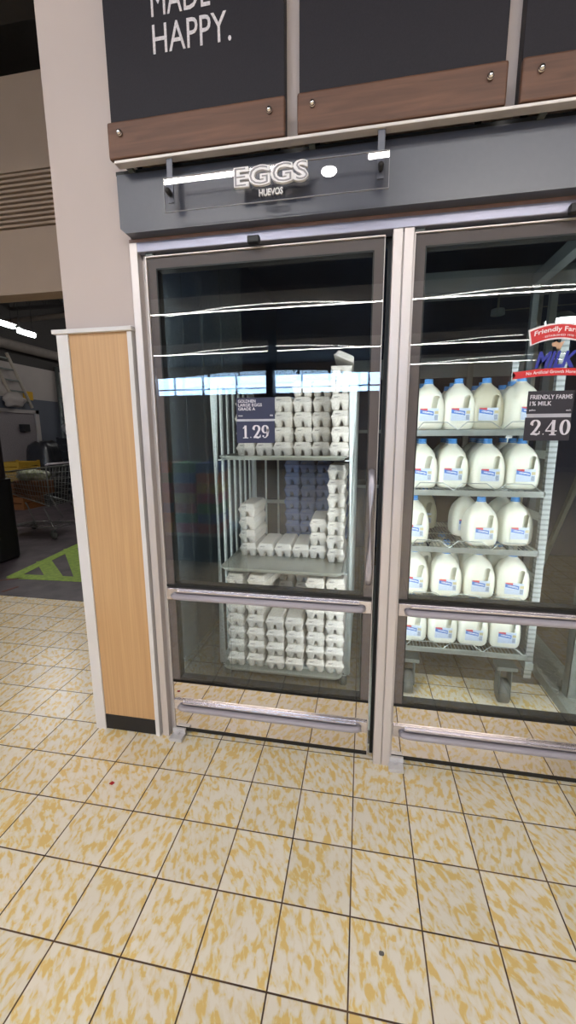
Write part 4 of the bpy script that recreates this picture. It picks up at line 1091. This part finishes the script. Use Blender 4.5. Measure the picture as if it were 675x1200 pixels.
# black drum at the left edge
t = thing('black_machine', 'black rounded baler cabinet at the left edge of the stock room opening', 'machine', (-4.77, 3.92, 0))
b = BM(); prism(b, rrect(1.45, .42, .12, 6, 0, 0), .02, .95, 'Z'); obj('base', b, mat('black base', srgb(16, 16, 18), .6), t)
b = BM(); prism(b, rrect(1.36, .38, .10, 6, -.01, 0), .95, 1.62, 'Z'); obj('upper_case', b, mat('dark brown case', srgb(46, 38, 38), .5), t)
obj('front_seam', bx(BM(), .52, .535, -.215, -.19, .1, .9), BEAM, t)

# green hatched floor marking
gm = thing('floor_marking', 'yellow green hatched triangle painted on the dark floor', 'floor marking', (-3.2, 3.6, 0))
def line_(b, a, c, w_=.075):
    a, c = Vector(a), Vector(c); d = (c-a).normalized(); n = Vector((-d.y, d.x))*w_/2
    prism(b, [tuple(a+n), tuple(c+n), tuple(c-n), tuple(a-n)], .0005, .003, 'Z')
P1, P2, P3 = (-3.30, 3.22), (-2.35, 3.22), (-3.45, 4.65)
b = BM(); line_(b, (-3.58, 3.45), (-2.0, 3.52), .13); obj('front_stripe', rel(b, -3.2, 3.6), GREEN, gm)
b = BM(); line_(b, (-3.55, 3.42), (-3.76, 5.0), .12); obj('left_stripe', rel(b, -3.2, 3.6, -.0006), GREEN, gm)
for q0, q1 in (((-3.66, 3.98), (-3.08, 3.47)), ((-3.72, 4.50), (-2.80, 3.52))):
    b = BM(); line_(b, q0, q1, .15); obj('hatch_stripe', rel(b, -3.2, 3.6, -.0012), GREEN, gm)
b = BM(); line_(b, (-3.30, 3.06), (-3.26, 3.20), .03); line_(b, (-3.62, 3.30), (-3.42, 3.42), .03)
o_ = obj('red_paint_mark', b, REDP); label(o_, 'faded red paint scuffs on the floor left of the hatching', 'floor marking')
struct('trim_1', bx(BM(), -9, -1.25, 2.985, 3.02, -.01, .003), ROOMF, 'worn grey metal threshold strip where the tiles end', 'threshold')

# shopping cart
sct = thing('shopping_cart', 'grey wire shopping cart with a cardboard box, standing in the stock room', 'shopping cart', (-4.70, 5.2, 0), math.radians(-6))
def wire(name, lst, r, par=sct, m=CART, n=6):
    b = BM()
    for pts in lst: tube(b, pts, r, n)
    return obj(name, b, m, par, True)
w2, = (.27,)
# basket corners: handle end x=+.45 (tall), nose end x=-.48
def bc(u, v, s):     # u 0..1 from nose to handle, v 0..1 bottom to top, s side -1..1
    xb = -.42+.80*u; xt = -.50+.95*u
    x = xb+(xt-xb)*v; zb = .62-.16*u; zt = .92+.10*u
    return (x, s*(.20+.07*v)*(0.75+.25*u), zb+(zt-zb)*v)
basket = wire('basket', [[bc(0, 1, -1), bc(1, 1, -1)], [bc(0, 1, 1), bc(1, 1, 1)], [bc(0, 1, -1), bc(0, 1, 1)], [bc(1, 1, -1), bc(1, 1, 1)], [bc(0, 0, -1), bc(1, 0, -1)], [bc(0, 0, 1), bc(1, 0, 1)], [bc(0, 0, -1), bc(0, 1, -1)], [bc(0, 0, 1), bc(0, 1, 1)], [bc(1, 0, -1), bc(1, 1, -1)], [bc(1, 0, 1), bc(1, 1, 1)]], .010)
g_ = []
for s in (-1, 1):
    for k in range(1, 6): g_.append([bc(0, k/6, s), bc(1, k/6, s)])
    for k in range(1, 16): g_.append([bc(k/16, 0, s), bc(k/16, 1, s)])
for u in (0, 1):
    for k in range(1, 6): g_.append([bc(u, k/6, -1), bc(u, k/6, 1)])
    for k in range(-3, 4): g_.append([bc(u, 0, k/4), bc(u, 1, k/4)])
for k in range(1, 12): g_.append([bc(k/12, 0, -1), bc(k/12, 0, 1)])
for k in range(-2, 3): g_.append([bc(0, 0, k/3), bc(1, 0, k/3)])
wire('basket_wires', g_, .003, basket)
wire('handle', [[(.46, -.28, 1.04), (.50, -.28, 1.06), (.50, .28, 1.06), (.46, .28, 1.04)]], .016, m=GREYP)
for s in (-1, 1):
    wire('leg', [[(.40, s*.24, .46), (.30, s*.24, .44), (.46, s*.25, .16), (.46, s*.25, .13)]], .011)
    wire('leg', [[(-.05, s*.22, .50), (-.02, s*.22, .47), (.12, s*.24, .20), (.04, s*.24, .17)]], .011)
wire('lower_rack', [[(.50, -.25, .16), (-.45, -.17, .12), (-.45, .17, .12), (.50, .25, .16)]]+[[(.45-.12*k, -.24+.008*k, .155-.005*k), (.45-.12*k, .24-.008*k, .155-.005*k)] for k in range(8)], .007)
for x, y in ((.45, -.25), (.45, .25), (-.38, -.17), (-.38, .17)):
    f_ = obj('caster', bx(bx(BM(), x-.03, x+.01, y-.022, y-.017, .04, .13), x-.03, x+.01, y+.017, y+.022, .04, .13), STEELD, sct)
    obj('wheel', cyl(BM(), (x-.01, y-.014, .055), (x-.01, y+.014, .055), .055, 18), RUBBER, f_, True)
b = BM(); bx(b, -.28, .17, -.14, .14, 0, .20, .004)
o_ = obj('cardboard_box', b, CARDB, None, False, (-4.74, 5.2, .60)); o_.rotation_euler.z = math.radians(-6); label(o_, 'brown cardboard box in the shopping cart', 'box')
lump('wrapped_greens', GREENB, 'green produce wrapped in clear film on the cardboard box', 'produce', (-4.80, 5.2, .872), (.26, .14, .085), 12)

# small litter on the tiles
b = BM(); prism(b, [(-.010, -.004), (.006, -.008), (.011, .004), (-.003, .009)], 0, .002, 'Z')
label(obj('paper_scrap', b, mat('red paper', srgb(170, 30, 36), .6), None, False, (-.999, 1.303, .0005)), 'tiny red paper scrap on the floor tiles before the pillar', 'litter')
b = BM(); prism(b, rrect(.014, .010, .004, 3), 0, .002, 'Z')
label(obj('grey_pebble', b, mat('grey speck', srgb(110, 104, 100), .8), None, False, (.089, .922, .0005)), 'small grey speck on a tile in the foreground', 'litter')
